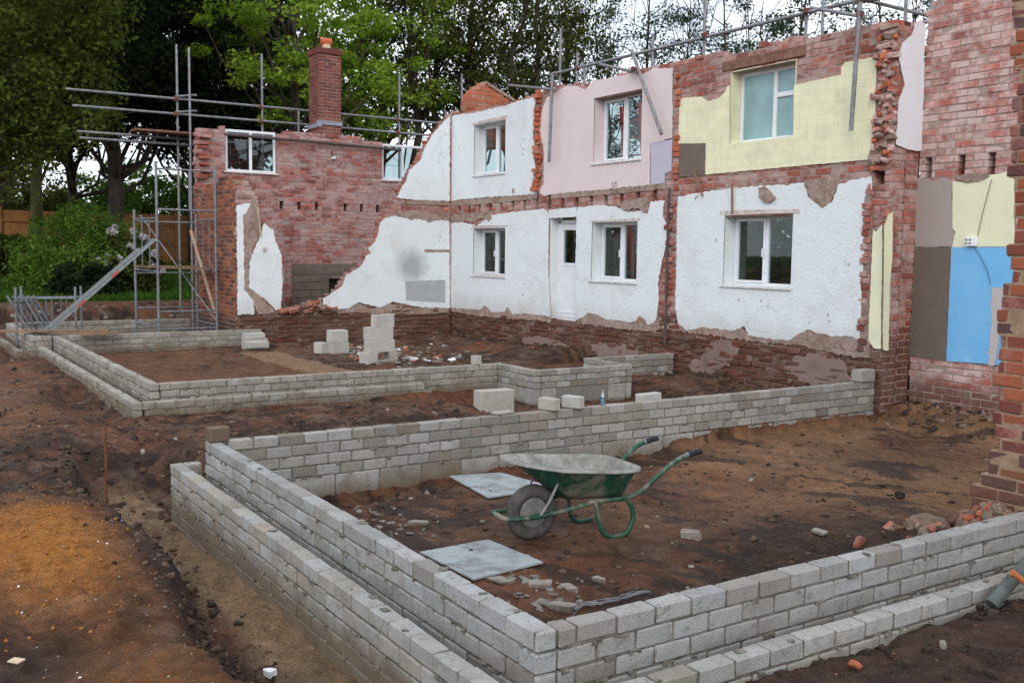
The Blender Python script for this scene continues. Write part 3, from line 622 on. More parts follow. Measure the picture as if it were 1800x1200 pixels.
# recess patch where the doorway stands
window(fac, 'y', YF, H_UL, 'white window of the upper left room', handle=None, lintel=(.12, .05, .07))
window(fac, 'y', YF, H_UP, 'white window of the pink room', reveal='plaster_pink')
wb = window(fac, 'y', YF, H_BA, 'frosted bathroom window among the yellow tiles', sash=None, glass='glass_frosted', reveal='tiles_yellow', split=(.56,), transom=.62, sill=False, fw=.06)
window(fac, 'y', YF, H_LL, 'white window in the left of the white ground floor room', handle=1, lintel=(.05, .08, .05))
window(fac, 'y', YF, H_LM, 'white window right of the door', handle=1, lintel=(.06, .06, .06))
window(fac, 'y', YF, H_LR, 'large white window of the right hand room', handle=1, lintel=(.1, .12, .07))
mb = MB(); a = uz(1271, 128, 'y', YF); b = uz(1418, 82, 'y', YF)
mb.box(((a[0]+b[0])/2, YF+.05, H_BA[3]+.11), ((b[0]-a[0])/2, .07, .07), ch=.008, jit=.01); mb.build('timber_lintel', M['timber_dark'], fac)
# door
u0, u1, z0, z1 = H_DR
mb = MB(); D = .17
wbox(mb, 'y', YF, D, D+.07, u0+.03, u0+.09, z0, z1-.05, ch=.004); wbox(mb, 'y', YF, D, D+.07, u1-.06, u1, z0, z1-.05, ch=.004); wbox(mb, 'y', YF, D, D+.07, u0+.03, u1, z1-.12, z1-.05, ch=.004)
wbox(mb, 'y', YF, D, D+.07, u0, u0+.03, z0, z1); wbox(mb, 'y', YF, D, D+.07, u0+.09, u1-.06, z0, z0+.05)
dr = mb.build('door', M['upvc'], fac); dr['label'] = 'white half glazed door'
mb = MB(); a, b = u0+.095, u1-.065
zg = z0+(z1-z0)*.56
wbox(mb, 'y', YF, D-.01, D+.05, a, b, z0+.05, zg, ch=.004); wbox(mb, 'y', YF, D-.01, D+.05, a, a+.09, zg, z1-.13, ch=.004); wbox(mb, 'y', YF, D-.01, D+.05, b-.05, b, zg, z1-.13, ch=.004); wbox(mb, 'y', YF, D-.01, D+.05, a+.09, b-.05, z1-.24, z1-.13, ch=.004)
wbox(mb, 'y', YF, D-.02, D-.01, a+.06, b-.03, zg-.06, zg); wbox(mb, 'y', YF, D-.02, D-.01, a+.05, b-.03, z0+.14, z0+.16)
mb.build('leaf', M['upvc'], dr); mb = MB(); wbox(mb, 'y', YF, D+.02, D+.026, a+.085, b-.045, zg-.005, z1-.235); mb.build('pane', M['glass'], dr)
mb = MB(); wbox(mb, 'y', YF, -.003, D, u0-.012, u0, z0+.02, z1); wbox(mb, 'y', YF, -.003, D, u0-.012, u1+.012, z1, z1+.012); wbox(mb, 'y', YF, -.003, D, u1, u1+.012, z0+.02, z1); mb.build('reveal', M['plaster_white'], dr)
mb = MB(); wbox(mb, 'y', YF, .0, D+.08, u0-.05, u1+.05, z0-.11, z0-.002, jit=.006, ch=.01); mb.build('threshold', M['brick_mauve'], dr)
# pipe running up the torn edge, sockets, marks
mb = MB(); mb.tube([(uz(1187, 118, 'y', YF)[0], YF-.06, 3.15), (uz(1187, 118, 'y', YF)[0]+.0, YF-.06, .62)], .022); mb.build('pipe', M['pipe_dark'], fac)['label'] = 'rusty pipe between the two ground floor rooms'
for (px_, py_, w_) in ((904, 335, .09), (1082, 323, .13)):
    u, z = uz(px_, py_, 'y', YF); mb = MB(); wbox(mb, 'y', YF, -.03, -.014, u-w_/2, u+w_/2, z-.05, z+.05, ch=.003)
    for q in (-.3, .3): wbox(mb, 'y', YF, -.032, -.0295, u+q*w_-.012, u+q*w_+.012, z-.012, z+.012, mi=1)
    mb.build('socket', [M['lintel_paint'], M['dark']], fac)
mb = MB()
for (a, b) in (((885, 203), (878, 175)), ((1015, 470), (1018, 440))): pass
g = np.random.default_rng(9)
for (x0_, y0_, x1_, y1_) in ((1292, 325, 1290, 376), (1225, 300, 1238, 345)):
    p, q = uz(x0_, y0_, 'y', YF), uz(x1_, y1_, 'y', YF); mb.bar((p[0], YF-.06, p[1]), (q[0], YF-.035, q[1]), .03, .02)
mb.build('hanging_batten', M['timber'], fac)
mb = MB()
for i in range(26):                                  # dark nail holes and chips in the plaster
    px_, py_ = [(1227, 348), (826, 405), (888, 460), (921, 506), (918, 250), (922, 262), (921, 330), (1455, 560), (1430, 570), (1300, 525), (1340, 523), (1196, 520), (908, 520), (860, 545), (1490, 470), (1260, 420)][i % 16]
    u, z = uz(px_+g.normal()*3, py_+g.normal()*5, 'y', YF); wbox(mb, 'y', YF, -.021, -.0165, u-.008-.01*g.random(), u+.008, z-.01, z+.01+.02*g.random(), jit=.004)
mb.build('chip_mark', M['backing'], fac)

# ================================================================== CROSS WALL W (plane X = XW) with torn diagonal edges
cw = thing('cross_wall', 'torn white plastered cross wall with a ragged diagonal brick edge', 'wall')
Wp = lambda p: PX(p, 'x', XW)
hi = YF-.004
right = Wp([(560, 553), (556, 532), (572, 520), (592, 508), (604, 486), (630, 466), (640, 445), (640, 434), (655, 420), (662, 405), (664, 388), (678, 378), (692, 368), (692, 352), (694, 345), (704, 322), (712, 308), (716, 298), (734, 280), (742, 258), (757, 236), (786, 204)])
right = [q for q in right]+[(hi, 5.18), (hi, .78)]
left = Wp([(417, 560), (417, 352), (432, 345), (452, 352), (466, 382), (480, 400), (489, 428), (497, 450), (499, 500), (496, 545), (520, 540), (545, 530), (563, 535), (566, 556)])
plinth = [(6.13, -.15), (hi, -.15), (hi, .80), (7.9, .80), (7.2, .72), (6.6, .80), (6.13, .82)]
left[0] = (6.13, .8); left[1] = (6.13, left[1][1]+.25); left[2] = (left[2][0], left[2][1]+.3); left[3] = (left[3][0], left[3][1]+.12)
brickwork('brickwork', [M['brick_mauve'], M['mortar']], 'x', XW, .11, [right, left], (), cw, rag=.035, seed=6, proud=.006, jit=.005, ch=.006)
brickwork('foot_brickwork', [M['brick_foot'], M['mortar_dirty']], 'x', XW, .13, [plinth], (), cw, seed=36, proud=.02, jit=.012, ch=.012, inset=.02, bite=.02)
sheet('backing_coat', M['backing'], 'x', XW+.001, .014, [PX([(424, 362), (446, 350), (462, 372), (458, 400), (448, 430), (437, 460), (437, 505), (462, 523), (482, 548), (455, 552), (440, 530), (426, 510)], 'x', XW)], (), cw, .02, .05, 'bare brown backing between the two left plaster scraps')
def wsheet(name, mat, px, lab, thick=.018, amp=.012, holes=()): return sheet(name, M[mat], 'x', XW+.001, thick, [PX(px, 'x', XW)], holes, cw, amp, .045, lab)
sheet('backing_coat', M['backing'], 'x', XW+.001, .014, [PX([(567, 542), (590, 544), (606, 541), (616, 535), (628, 532), (640, 537), (648, 542), (662, 541), (672, 534), (682, 531), (692, 536), (700, 541), (789, 538), (789, 550), (700, 553), (620, 549), (568, 551)], 'x', XW)], (), cw, .014, .05, 'beige backing coat under the big white plaster')
wsheet('backing_coat', 'backing', [(690, 352), (789, 353), (789, 361), (693, 359)], 'beige strip below the upper plaster', .014, .006)
wsheet('backing_coat', 'backing', [(696, 374), (720, 373), (789, 375), (789, 389), (775, 387), (762, 388), (754, 392), (746, 387), (736, 384), (722, 387), (712, 383), (703, 380)], 'torn brown plaster edge', .022, .014)
wsheet('plaster', 'plaster_soot', [(567, 544), (567, 524), (579, 518), (603, 500), (607, 485), (620, 476), (633, 468), (638, 461), (642, 450), (651, 446), (646, 437), (657, 427), (664, 411), (667, 392), (677, 383), (694, 380), (715, 384), (745, 386), (760, 386), (789, 386), (790, 541), (740, 540), (690, 530), (668, 540), (630, 531), (612, 542)], 'big white plaster with a grey soot mark')
wsheet('plaster', 'plaster_white', [(697, 348), (708, 325), (714, 318), (718, 300), (738, 282), (745, 262), (760, 236), (779, 214), (790, 204), (790, 353), (740, 352)], 'white plaster of the upper room')
wsheet('plaster', 'plaster_white', [(464, 392), (470, 398), (481, 406), (484, 425), (495, 450), (496, 500), (493, 543), (484, 546), (476, 536), (462, 523), (437, 505), (438, 460), (449, 432), (458, 412), (460, 400)], 'kite shaped scrap of white plaster')
wsheet('plaster', 'plaster_white', [(415.5, 360), (440, 357), (433, 374), (427, 378), (428, 430), (429, 510), (445, 527), (447, 552), (417, 553)], 'narrow white plaster strip beside the orange brick wall')
wsheet('render_patch', 'render_patch', [(712, 494), (782, 492), (782, 532), (713, 528)], 'grey rectangular render patch', .0215, .004)
wsheet('render_patch', 'backing', [(745, 438), (789, 439), (789, 443), (746, 444)], 'thin brown chase in the plaster', .0205, .004)
mb = MB(); u, z = uz(464, 438, 'x', XW); mb.tube([(XW+.019, u, z), (XW+.045, u, z)], .045, 14); mb.build('ceiling_rose', M['lintel_paint'], cw)
mb = MB(); p, q = uz(450, 365, 'x', XW), uz(457, 415, 'x', XW); mb.bar((XW+.1, p[0], p[1]), (XW+.04, q[0], q[1]), .035, .02); mb.build('broken_lath', M['timber_pale'], cw)
rub = MB(); g = np.random.default_rng(21)          # fallen bricks on the stump of the cross wall
for i in range(85):
    u = 7.0+g.random()*1.15; zc = .84+ (.16-.14*abs((u-7.75)/.55))*g.random()
    rub.box((XW-.05+(g.random()-.5)*.3, u, max(.84, zc)), (.03+.06*g.random(), .04+.07*g.random(), .025+.015*g.random()), rot=rot3((g.random()-.5)*.9, (g.random()-.5)*.9, g.random()*3), ch=.008, jit=.01, mi=int(g.random()*3 > 1.6))
tag(rub.build('rubble_heap', [M['rubble_brick'], M['stone_brown']]), 'heap of broken bricks lying in the gap of the torn cross wall', 'rubble', kind='stuff')

# ================================================================== GABLE WALL (plane X = XG) with fireplace, windows and chimney
gw = thing('gable_wall', 'roofless mauve brick gable wall with tall brick chimney and two windows', 'gable wall')
G = lambda p: PX(p, 'x', XG)
gz = [uz(x, y, 'x', XG) for x, y in ((345, 226), (395, 222), (486, 232), (545, 230), (600, 235), (672, 246), (745, 262))]
gt = [(6.14, 4.62), (6.3, 4.72), (6.79, 4.74), (7.95, 4.70), (8.3, 4.76), (9.6, 4.78), (10.2, 4.72), (10.6, 4.68), (11.75, 4.62), (12.2, 4.5), (12.9, 4.3)]
gout = [(6.14, -.15)]+gt+[(12.9, -.15)]
HG1 = (6.80, 7.96, 3.79, 4.72); HG2 = (10.62, 11.76, 3.79, 4.66)
pock = [(uz(x, 360, 'x', XG)[0]-.035, uz(x, 360, 'x', XG)[0]+.035, 3.0, 3.15) for x in (495, 526, 557, 607, 636, 664, 700)]
brickwork('brickwork', [M['brick_gable'], M['mortar_gable']], 'x', XG, .2, [gout], [(HG1[0], HG1[1], HG1[2], 9), (HG2[0], HG2[1], HG2[2], 9), (9.2, 9.75, .95, 1.42)]+pock, gw, rag=.03, seed=8, proud=.006, jit=.004)
mb = MB(); wbox(mb, 'x', XG, .21, .24, 6.2, 12.8, -.1, 3.7); mb.build('outer_leaf', M['brick_orange'], gw)
for hh, lb, bk in ((HG1, 'white window with a broken pane left of the chimney', True), (HG2, 'white window right of the chimney', False)):
    wi = window(gw, 'x', XG, hh, lb, depth=.06, sash=None, reveal=None, sill=True, fw=.055)
# torn toothing at the left end
mb = MB(); g = np.random.default_rng(31); z = 3.35
while z < 4.6:
    d = .05+.12*g.random(); mb.box((XG+d/2+.0, 6.22+.12*g.random(), z+.035), (d/2, .09+.05*g.random(), .032), rot=rot3(0, (g.random()-.5)*.2, (g.random()-.5)*.4), ch=.008, jit=.01); z += .075*(1+int(g.random()*1.6))
mb.build('torn_brick_edge', M['brick_mauve'], gw)
# grey tiled fireplace surround
sheet('fireplace_surround', M['plaster_brown'], 'x', XG+.001, .05, [rect(8.30, 10.6, .35, 1.75)], [(9.2, 9.75, .95, 1.40)], gw, .006, .06)
mb = MB(); wbox(mb, 'x', XG, .1, .19, 9.1, 9.9, .85, 1.5); mb.build('firebox', M['dark'], gw)
mb = MB()
for k in range(7): wbox(mb, 'x', XG, -.062, -.052, 8.33, 9.15 if .9 < .45+k*.18 < 1.45 else 10.5, .42+k*.18, .56+k*.18, ch=.004, jit=.003)
mb.build('hearth_tiles', mat_simple('slate_tile', (.12, .095, .08), (.19, .15, .13), 6, .8, .4), gw)
mb = MB(); p = uz(395, 236, 'x', XG+.12); q = uz(705, 264, 'x', XG+.12); mb.tube([(XG+.12, p[0], p[1]), (XG+.12, (p[0]+q[0])/2, (p[1]+q[1])/2+.01), (XG+.12, q[0], q[1])], .035, 10); mb.build('steel_beam', M['pipe_dark'], gw)
mb = MB(); u, z = uz(584, 278, 'x', XG); mb.tube([(XG+.03, u-.03, z+.17), (XG+.04, u-.02, z+.08), (XG+.05, u+.02, z)], .012); mb.box((XG+.05, u+.02, z), (.03, .045, .03), ch=.008, jit=.006, mi=1); mb.build('light_fitting', [M['dark'], M['white_scrap']], gw)
# chimney stack: half bricks round a core
yc0, yc1 = uz(560, 150, 'x', XG)[0], uz(600, 150, 'x', XG)[0]
xc0 = at(543, 150, 'y', yc0)[0]
mb = MB(); g = np.random.default_rng(44); z = 4.7; k = 0
while z < 6.62:
    for s in range(2):
        L_ = .225 if True else .1
        o_ = -(.11 if (k+s) % 2 else 0)
        u = yc0+o_
        while u < yc1-.001:
            a, b = max(u, yc0), min(u+.225, yc1)
            if s == 0 and b-a > .03: mb.box((XG-.055, (a+b)/2, z+.037), (.055, (b-a)/2-.005, .032), ch=.004, jit=.003)
            u += .225
        if s == 1:
            u = xc0+o_
            while u < XG-.001:
                a, b = max(u, xc0), min(u+.225, XG-.002)
                if b-a > .03: mb.box(((a+b)/2, yc0+.052, z+.037), ((b-a)/2-.005, .055, .032), ch=.004, jit=.003)
                u += .225
    z += .075; k += 1
mb.box(((xc0+XG)/2, (yc0+yc1)/2, 5.62), ((XG-xc0)/2-.006, (yc1-yc0)/2-.006, .98), mi=1)
# soldier course cap
n = 9
for i in range(n):
    u = yc0-.02+(yc1-yc0+.04)*(i+.5)/n; mb.box((XG-.04, u, 6.68), (.075, (yc1-yc0+.04)/n/2-.004, .065), ch=.006, jit=.004, col=(.05, .3, 0))
for i in range(12):
    xx = xc0-.02+(XG-xc0)*(i+.5)/12; mb.box((xx, yc0+.04, 6.68), ((XG-xc0)/12/2-.004, .07, .065), ch=.006, jit=.004, col=(.05, .3, 0))
mb.box(((xc0+XG)/2, (yc0+yc1)/2, 6.69), ((XG-xc0)/2-.05, (yc1-yc0)/2-.05, .06), mi=1)
chm = mb.build('chimney', [M['brick_chimney'], M['mortar']], gw)
mb = MB(); wbox(mb, 'x', XG, -.025, .04, yc0-.03, yc1+.02, 4.98, 5.08, ch=.006, jit=.008); wbox(mb, 'x', XG, -.03, -.022, yc0-.04, yc0+.06, 4.93, 5.02, jit=.01)
mb.box(((xc0+XG)/2, yc0-.012, 4.97), ((XG-xc0)/2, .014, .05), jit=.004); mb.build('lead_flashing', M['lead'], chm)
yp = (yc0+yc1)/2; xp = XG-.22
mb = MB(); mb.tube([(xp, yp, 6.73), (xp, yp, 6.86)], [.11, .10], 18); mb.build('pot_base', M['cream'], chm)
mb = MB(); mb.tube([(xp-.02, yp-.16, 6.93), (xp-.01, yp, 6.93), (xp, yp+.12, 6.93)], [.095, .088, .088], 18); mb.tube([(xp, yp, 6.85), (xp, yp, 6.95)], .092, 18)
mb.tube([(xp-.02, yp-.162, 6.93), (xp-.02, yp-.166, 6.93)], .078, 18, mi=1); mb.build('chimney_pot', [M['terracotta'], M['dark']], chm)

# ================================================================== ORANGE OUTER WALL (plane Y = YP), X -22.2 .. -19.4
ow = thing('outer_brick_wall', 'orange brick wall standing behind the scaffold tower', 'wall')
brickwork('brickwork', [M['brick_orange'], M['mortar_warm']], 'y', YP, .2, [[(-22.42, -.1), (-22.42, 3.30), (-21.6, 3.38), (-20.9, 3.46), (-20.1, 3.5), (-19.7, 3.52), (-19.50, 3.48), (-19.495, -.1)]], (), ow, seed=13, rag=.01)
# ================================================================== GABLE STUMP sticking up behind the facade
gs = thing('gable_stump', 'triangular orange brick stump rising behind the white upper room', 'wall stump')
st = PX([(800, 230), (806, 192), (818, 172), (832, 155), (848, 146), (858, 149), (902, 180), (930, 215)], 'x', XW); st = [(q[0], q[1]) for q in st]
brickwork('brickwork', [M['brick_bright'], M['mortar_warm']], 'x', XW, .2, [[(YF+.30, 4.4)]+[(max(YF+.30, q[0]), q[1]) for q in st[1:]]+[(13.1, 4.4)]], (), gs, seed=14, rag=.02, jit=.006)
mb = MB(); a, b = uz(853, 146, 'x', XW), uz(903, 178, 'x', XW)
mb.bar((XW-.10, a[0], a[1]+.01), (XW-.10, b[0], b[1]+.02), .26, .06); mb.build('verge', M['backing'], gs)

# ================================================================== RIGHT HAND WALL
rw = thing('end_wall', 'tall brick end wall with blue, yellow and mauve painted panels', 'wall')
brickwork('brickwork', [M['brick_right'], M['mortar']], 'y', YR, .2, [[(XR, -.15), (XR, 5.2), (-7.95, 5.35), (-7.9, 5.55), (-7.6, 5.75), (-7.3, 6.2), (-4.6, 6.4), (-4.6, -.15)]], [(uz(x, 290, 'y', YR)[0]-.045, uz(x, 290, 'y', YR)[0]+.04, 3.1, 3.32) for x in (1632, 1690, 1743)], rw, seed=17, rag=.02, proud=.006, jit=.004)
mb = MB(); wbox(mb, 'y', YR, .21, .24, XR, -4.6, -.1, 5.0); mb.build('outer_leaf', M['mortar'], rw)
brickwork('return_brickwork', [M['brick_mauve'], M['mortar']], 'x', XR, .22, [[(YF+.30, -.15), (YF+.30, 5.0), (YR+.0, 5.1), (YR+.0, -.15)]], (), rw, seed=18, rag=0)
brickwork('return_brickwork', [M['brick_mauve'], M['mortar']], 'x', XR+.004, .10, [[(YF, -.15), (YF, 5.0), (YF+.29, 5.0), (YF+.29, -.15)]], (), rw, seed=19, rag=.01)
def rsheet(name, mat, px, lab, thick=.016, amp=.01): return sheet(name, M[mat], 'y', YR-.001, thick, [PX(px, 'y', YR)], (), rw, amp, .05, lab)
rsheet('plaster', 'plaster_mauve', [(1611, 316), (1622, 312), (1640, 318), (1660, 313), (1675, 318), (1675, 404), (1680, 410), (1677, 434), (1609, 434)], 'mauve plaster panel', .014)
rsheet('plaster', 'plaster_brown', [(1609, 434), (1672, 434), (1664, 634), (1640, 630), (1600, 624)], 'dark brown scarred panel left of the blue one', .015)
rsheet('plaster', 'plaster_yellow', [(1676, 318), (1700, 322), (1725, 318), (1740, 308), (1785, 300), (1785, 434), (1675, 434), (1681, 408), (1676, 402)], 'pale yellow plaster above the blue panel', .018, .004)
rsheet('plaster', 'backing', [(1678, 312), (1700, 306), (1732, 304), (1742, 310), (1725, 319), (1700, 323)], 'brown torn edge above the yellow plaster', .024, .01)
rsheet('painted_panel', 'paint_blue', [(1674, 434.5), (1800, 434.5), (1800, 645), (1741, 640), (1665, 634)], 'sky blue painted panel', .019, .003)
rsheet('plaster', 'strip_pale', [(1745, 505), (1766, 504), (1760, 560), (1752, 642), (1738, 641), (1743, 590)], 'pale torn strip beside the brick pier', .027, .012)
sheet('plaster', M['plaster_grey'], 'x', XR+.006, .018, [PX([(1606, 42), (1615, 38), (1624, 44), (1618, 266), (1595, 264), (1572, 254), (1576, 180), (1588, 150), (1577, 100), (1584, 75), (1600, 62)], 'x', XR)], (), rw, .01, .05, 'grey blockwork coloured plaster on the upper return')
sheet('plaster', M['plaster_yellow'], 'x', XR+.006, .018, [PX([(1552, 396), (1560, 376), (1567, 372), (1566, 440), (1562, 500), (1559, 616), (1549, 614)], 'x', XR)], (), rw, .006, .05, 'pale yellow strip on the return')
u, z = uz(1711, 425, 'y', YR)
mb = MB(); wbox(mb, 'y', YR, -.07, -.018, u-.075, u+.075, z-.055, z+.055, ch=.005)
for i in (-.035, .012):
    for j in (-.03, .012): wbox(mb, 'y', YR, -.073, -.0695, u+i-.025, u+i-.005, z+j, z+j+.02, mi=1)
mb.build('socket_box', [M['upvc'], M['dark']], rw)
mb = MB(); pts = [(1746, 316), (1738, 345), (1729, 380), (1721, 416)]; mb.tube([(uz(x, y, 'y', YR)[0], YR-.035, uz(x, y, 'y', YR)[1]) for x, y in pts], 0.0035, 6)
pts = [(1716, 436), (1726, 450), (1738, 475), (1744, 500)]; mb.tube([(uz(x, y, 'y', YR)[0], YR-.035, uz(x, y, 'y', YR)[1]) for x, y in pts], .003, 6); mb.build('cable', M['dark'], rw)

# ================================================================== NEAR BRICK PIER at the right edge
pr = thing('brick_pier', 'broken orange and purple brick pier at the right edge of the photo', 'brick pier')
YN = 6.45
def pxn(x, y): return uz(x, y, 'y', YN)
pe = [pxn(*q) for q in ((1776, -40), (1776, 100), (1784, 112), (1780, 200), (1776, 300), (1776, 400), (1772, 500), (1760, 505), (1755, 560), (1752, 700), (1748, 780), (1740, 800), (1728, 825), (1712, 850), (1700, 880))]
pe = [(u, z) for u, z in pe]
brickwork('brickwork', [M['brick_pier'], M['mortar_warm']], 'y', YN, .32, [pe+[(pe[-1][0], .2), (-2.2, .2), (-2.2, pe[0][1])]], (), pr, seed=23, rag=.035, H=.088, proud=.007, ch=.006, jit=.004)

# ================================================================== NEW CONCRETE BRICK FOOTING WALLS
CM = M['mortar_grey']
def footing(label, name='footing_wall'): return None
def fw(label, parts, mat, **k):
    t = thing('footing_wall', label, 'low wall'); 
    for i, (ax, face, th, poly, rows, sd) in enumerate(parts):
        brickwork('brick_courses', [M[mat], CM], ax, face, th, [poly], (), t, rows=rows, seed=sd, ch=.007, jit=k.get('jit', .0032), gap=.011, proud=.0035, inset=.0075, off=k.get('off', 0)+.05*i, squeeze=k.get('sq', .16))
    return t
fw('grey concrete brick wall with large blocks below, crossing behind the wheelbarrow', [('x', -8.15, .10, [(2.42, -.25), (10.9, -.25), (10.9, .5), (2.42, .5)], [(.098, .225)]*4+[(.225, .43)]*2, 51)], 'conc_back')
fw('grey concrete brick wall around the near corner beside the cement boards', [
    ('y', 2.32, .10, rect(-8.25, -3.34, -.1, .5), [(.096, .225)]*8, 52), ('x', -3.34, .10, rect(2.425, 6.44, -.1, .5), [(.096, .225)]*8, 53)], 'conc_new')
fw('lower outer leaf of grey concrete bricks at the near corner, beside the muddy trench', [
    ('y', 2.075, .10, rect(-8.42, -3.05, -.4, .30), [(.096, .225)]*9, 54), ('x', -3.05, .10, rect(2.18, 6.44, -.1, .30), [(.096, .225)]*5, 55), ('x', -8.32, .10, rect(2.18, 2.315, -.4, .30), [(.096, .225)]*9, 57)], 'conc_ledge')
mb = MB(); mb.box((-5.8, 2.247, .165), (2.5, .066, .004), jit=.003); mb.box((-3.245, 4.4, .165), (.09, 2.05, .004), jit=.003); mb.build('damp_course', M['dark'], [o for o in bpy.data.objects if o.get('label', '').startswith('lower outer leaf')][0])
fw('weathered concrete brick wall of the far left foundation, corner towards the trench', [
    ('y', 2.75, .10, rect(-19.2, -12.0, -.1, .5), [(.096, .225)]*8, 61), ('x', -12.0, .10, rect(2.855, 7.56, -.1, .5), [(.088, .225)]*3+[(.225, .45)]*2, 62)], 'conc_ring')
fw('low outer ledge of the far left foundation with orange stained corner', [
    ('y', 2.50, .10, rect(-19.6, -11.75, -.2, .325), [(.096, .225)]*7, 64), ('x', -11.75, .10, [(2.605, -.1), (6.9, -.1), (6.78, .1), (6.5, .13), (6.32, .2), (6.2, .325), (2.605, .325)], [(.096, .225)]*5, 65)], 'conc_ring')
fw('square bay of grey concrete bricks and large blocks in the middle of the foundations', [
    ('y', 7.56, .10, rect(-12.1, -11.05, -.2, .5), [(.088, .225)]*3+[(.225, .45)]*2, 66), ('x', -11.05, .10, rect(7.665, 9.15, -.2, .5), [(.088, .225)]*3+[(.225, .45)]*2, 67), ('y', 9.16, .10, rect(-12.1, -11.05, -.2, .5), [(.088, .225)]*3+[(.225, .45)]*2, 68)], 'conc_back')
fw('short grey concrete brick wall running from the bay to the long house wall', [('x', -12.0, .10, rect(9.27, 10.93, -.2, .5), [(.096, .225)]*8, 69)], 'conc_back')
fw('weathered block wall closing the far left foundation in front of the scaffold tower', [('x', -19.2, .12, rect(2.86, 6.55, -.1, .5), [(.1, .3)]*2+[(.12, .45)]*3, 70)], 'conc_ring')
fw('farthest grey footing wall behind the scaffold tower', [('x', -22.75, .12, rect(2.45, 6.1, -.1, .5), [(.1, .3)]*2+[(.12, .45)]*3, 71), ('y', 2.38, .10, rect(-22.85, -19.36, -.1, .5), [(.096, .225)]*8, 72), ('x', -19.25, .1, rect(2.38, 2.74, -.1, .5), [(.096, .225)]*8, 75)], 'conc_ring')
fw('low ledge of grey bricks at the far left beyond the planks', [('y', 2.16, .10, rect(-23.5, -19.45, -.1, .25), [(.096, .225)]*4, 73), ('x', -19.35, .10, rect(2.16, 2.49, -.1, .25), [(.096, .225)]*4, 74)], 'conc_ring')

# ------------------------------------------------------------------ ground height
def ground_z(X, Y):
    X = np.asarray(X, float); Y = np.asarray(Y, float)
    def bx(x0, x1, y0, y1, s): return sst(x0-s, x0+s, X)*(1-sst(x1-s, x1+s, X))*sst(y0-s, y0+s, Y)*(1-sst(y1-s, y1+s, Y))
    wob = (fbm(X*.9, Y*.9, 3, 3)-.45)*.5
    z = np.full(X.shape, .14)+(fbm(X*.5, Y*.5, 3, 9)-.44)*.25
    def put(m, v):
        nonlocal z; z = z*(1-m)+v*m
    # everything outside the dig is higher
    put(sst(-24.6, -25.4, X+wob*1.2), .72+.65*sst(-27, -36, X)); put(np.where(X < -8.0, sst(11.28, 11.5, Y), sst(11.8, 12.1, Y)), .72+.5*sst(16, 26, Y))
    put(sst(-2.2, 4, X)*(1-sst(11.3, 11.6, Y)), .15); put(((X > -8.1) & (X <= -2)&(Y > 7)&(Y < 11.75))*1., -.03)
    # rooms
    put(bx(-22.7, -19.4, 2.43, 6.2, .04), .02)
    put(bx(-22.2, -19.4, 6.2, 11.0, .05), .15)
    put(bx(-19.2, -12.05, 2.8, 6.5, .04), .13+.03*np.sin(X*1.3)); 
    put(bx(-19.25, -12.05, 6.5, 11.0, .12), .17+.10*sst(9.2, 10.2, Y)*(X < -14)+.06*sst(.45, .6, fbm(X*1.2, Y*1.2, 3, 5)))
    put(bx(-17.75, -12.1, 5.55, 6.35, .08), .21)
    put(bx(-11.7, -8.25, 2.3, 11.0, .05), .13)
    z = z+.10*np.exp(-((X+10.2)**2/1.2+(Y-4.8)**2/1.8))
    put(bx(-11.6, -9.3, 6.4, 9.6, .25)*.9, -.02)
    put(bx(-12.0, -8.3, 9.3, 11.0, .12)*sst(.25, .5, .35+wob*.7), .30)
    put(bx(-8.15, -3.4, 2.4, 11.75, .03), -.035); put(bx(-8.2, -7.65, 2.4, 7.4, .25)*(X > -8.16), -.14)
    z = z+.24*sst(10.7, 11.5, Y+wob)*((X > -8.1) & (X < -4) & (Y < 11.75))
    z = z+.42*np.exp(-(((X+3.75)/.42)**2+((Y-6.35)/.30)**2))*bx(-8.1, -3.46, 2.4, 11, .02)
    z = z+.10*np.exp(-(((X+4.4)/.3)**2+((Y-6.35)/.22)**2))
    # trench on the near side, spoil and sand
    edge = 1.42+.12*np.sin(X*1.7)+wob*.55
    ty = sst(0, .22, Y-edge)*(1-sst(2.09, 2.11, Y)*(X > -8.45))*(1-sst(2.3, 2.6, Y))
    tr = ty*sst(-10.6, -9.6, X+wob)*(1-sst(-2.6, -2.0, X)); put(tr, -.17-.06*sst(-6, -9, X))
    put(bx(-14.6, -11.6, 2.0, 2.5, .18)*.9, .02)
    z = z+.12*np.exp(-((X+6.9)**2/.9+(Y-.95)**2/.22))*(1-ty)+.10*np.exp(-((X+4.2)**2/.5+(Y-1.1)**2/.08))*(1-ty)
    z = z+.12*np.exp(-((X+10.8)**2/.6+(Y-1.35)**2/.12))
    # cavities
    put(bx(-8.3, -3.2, 2.17, 2.32, .004), .12); put(bx(-3.34, -3.15, 2.3, 6.5, .004), .10)
    put(bx(-19.3, -11.95, 2.6, 2.75, .01), .2-.08*fbm(X*2, Y*2, 3)); put(bx(-12, -11.85, 2.7, 6.3, .01), .22)
    put(bx(-3.03, -2.0, 2.0, 8, .05), .17+.08*sst(-3.05, -2.5, X))
    return z
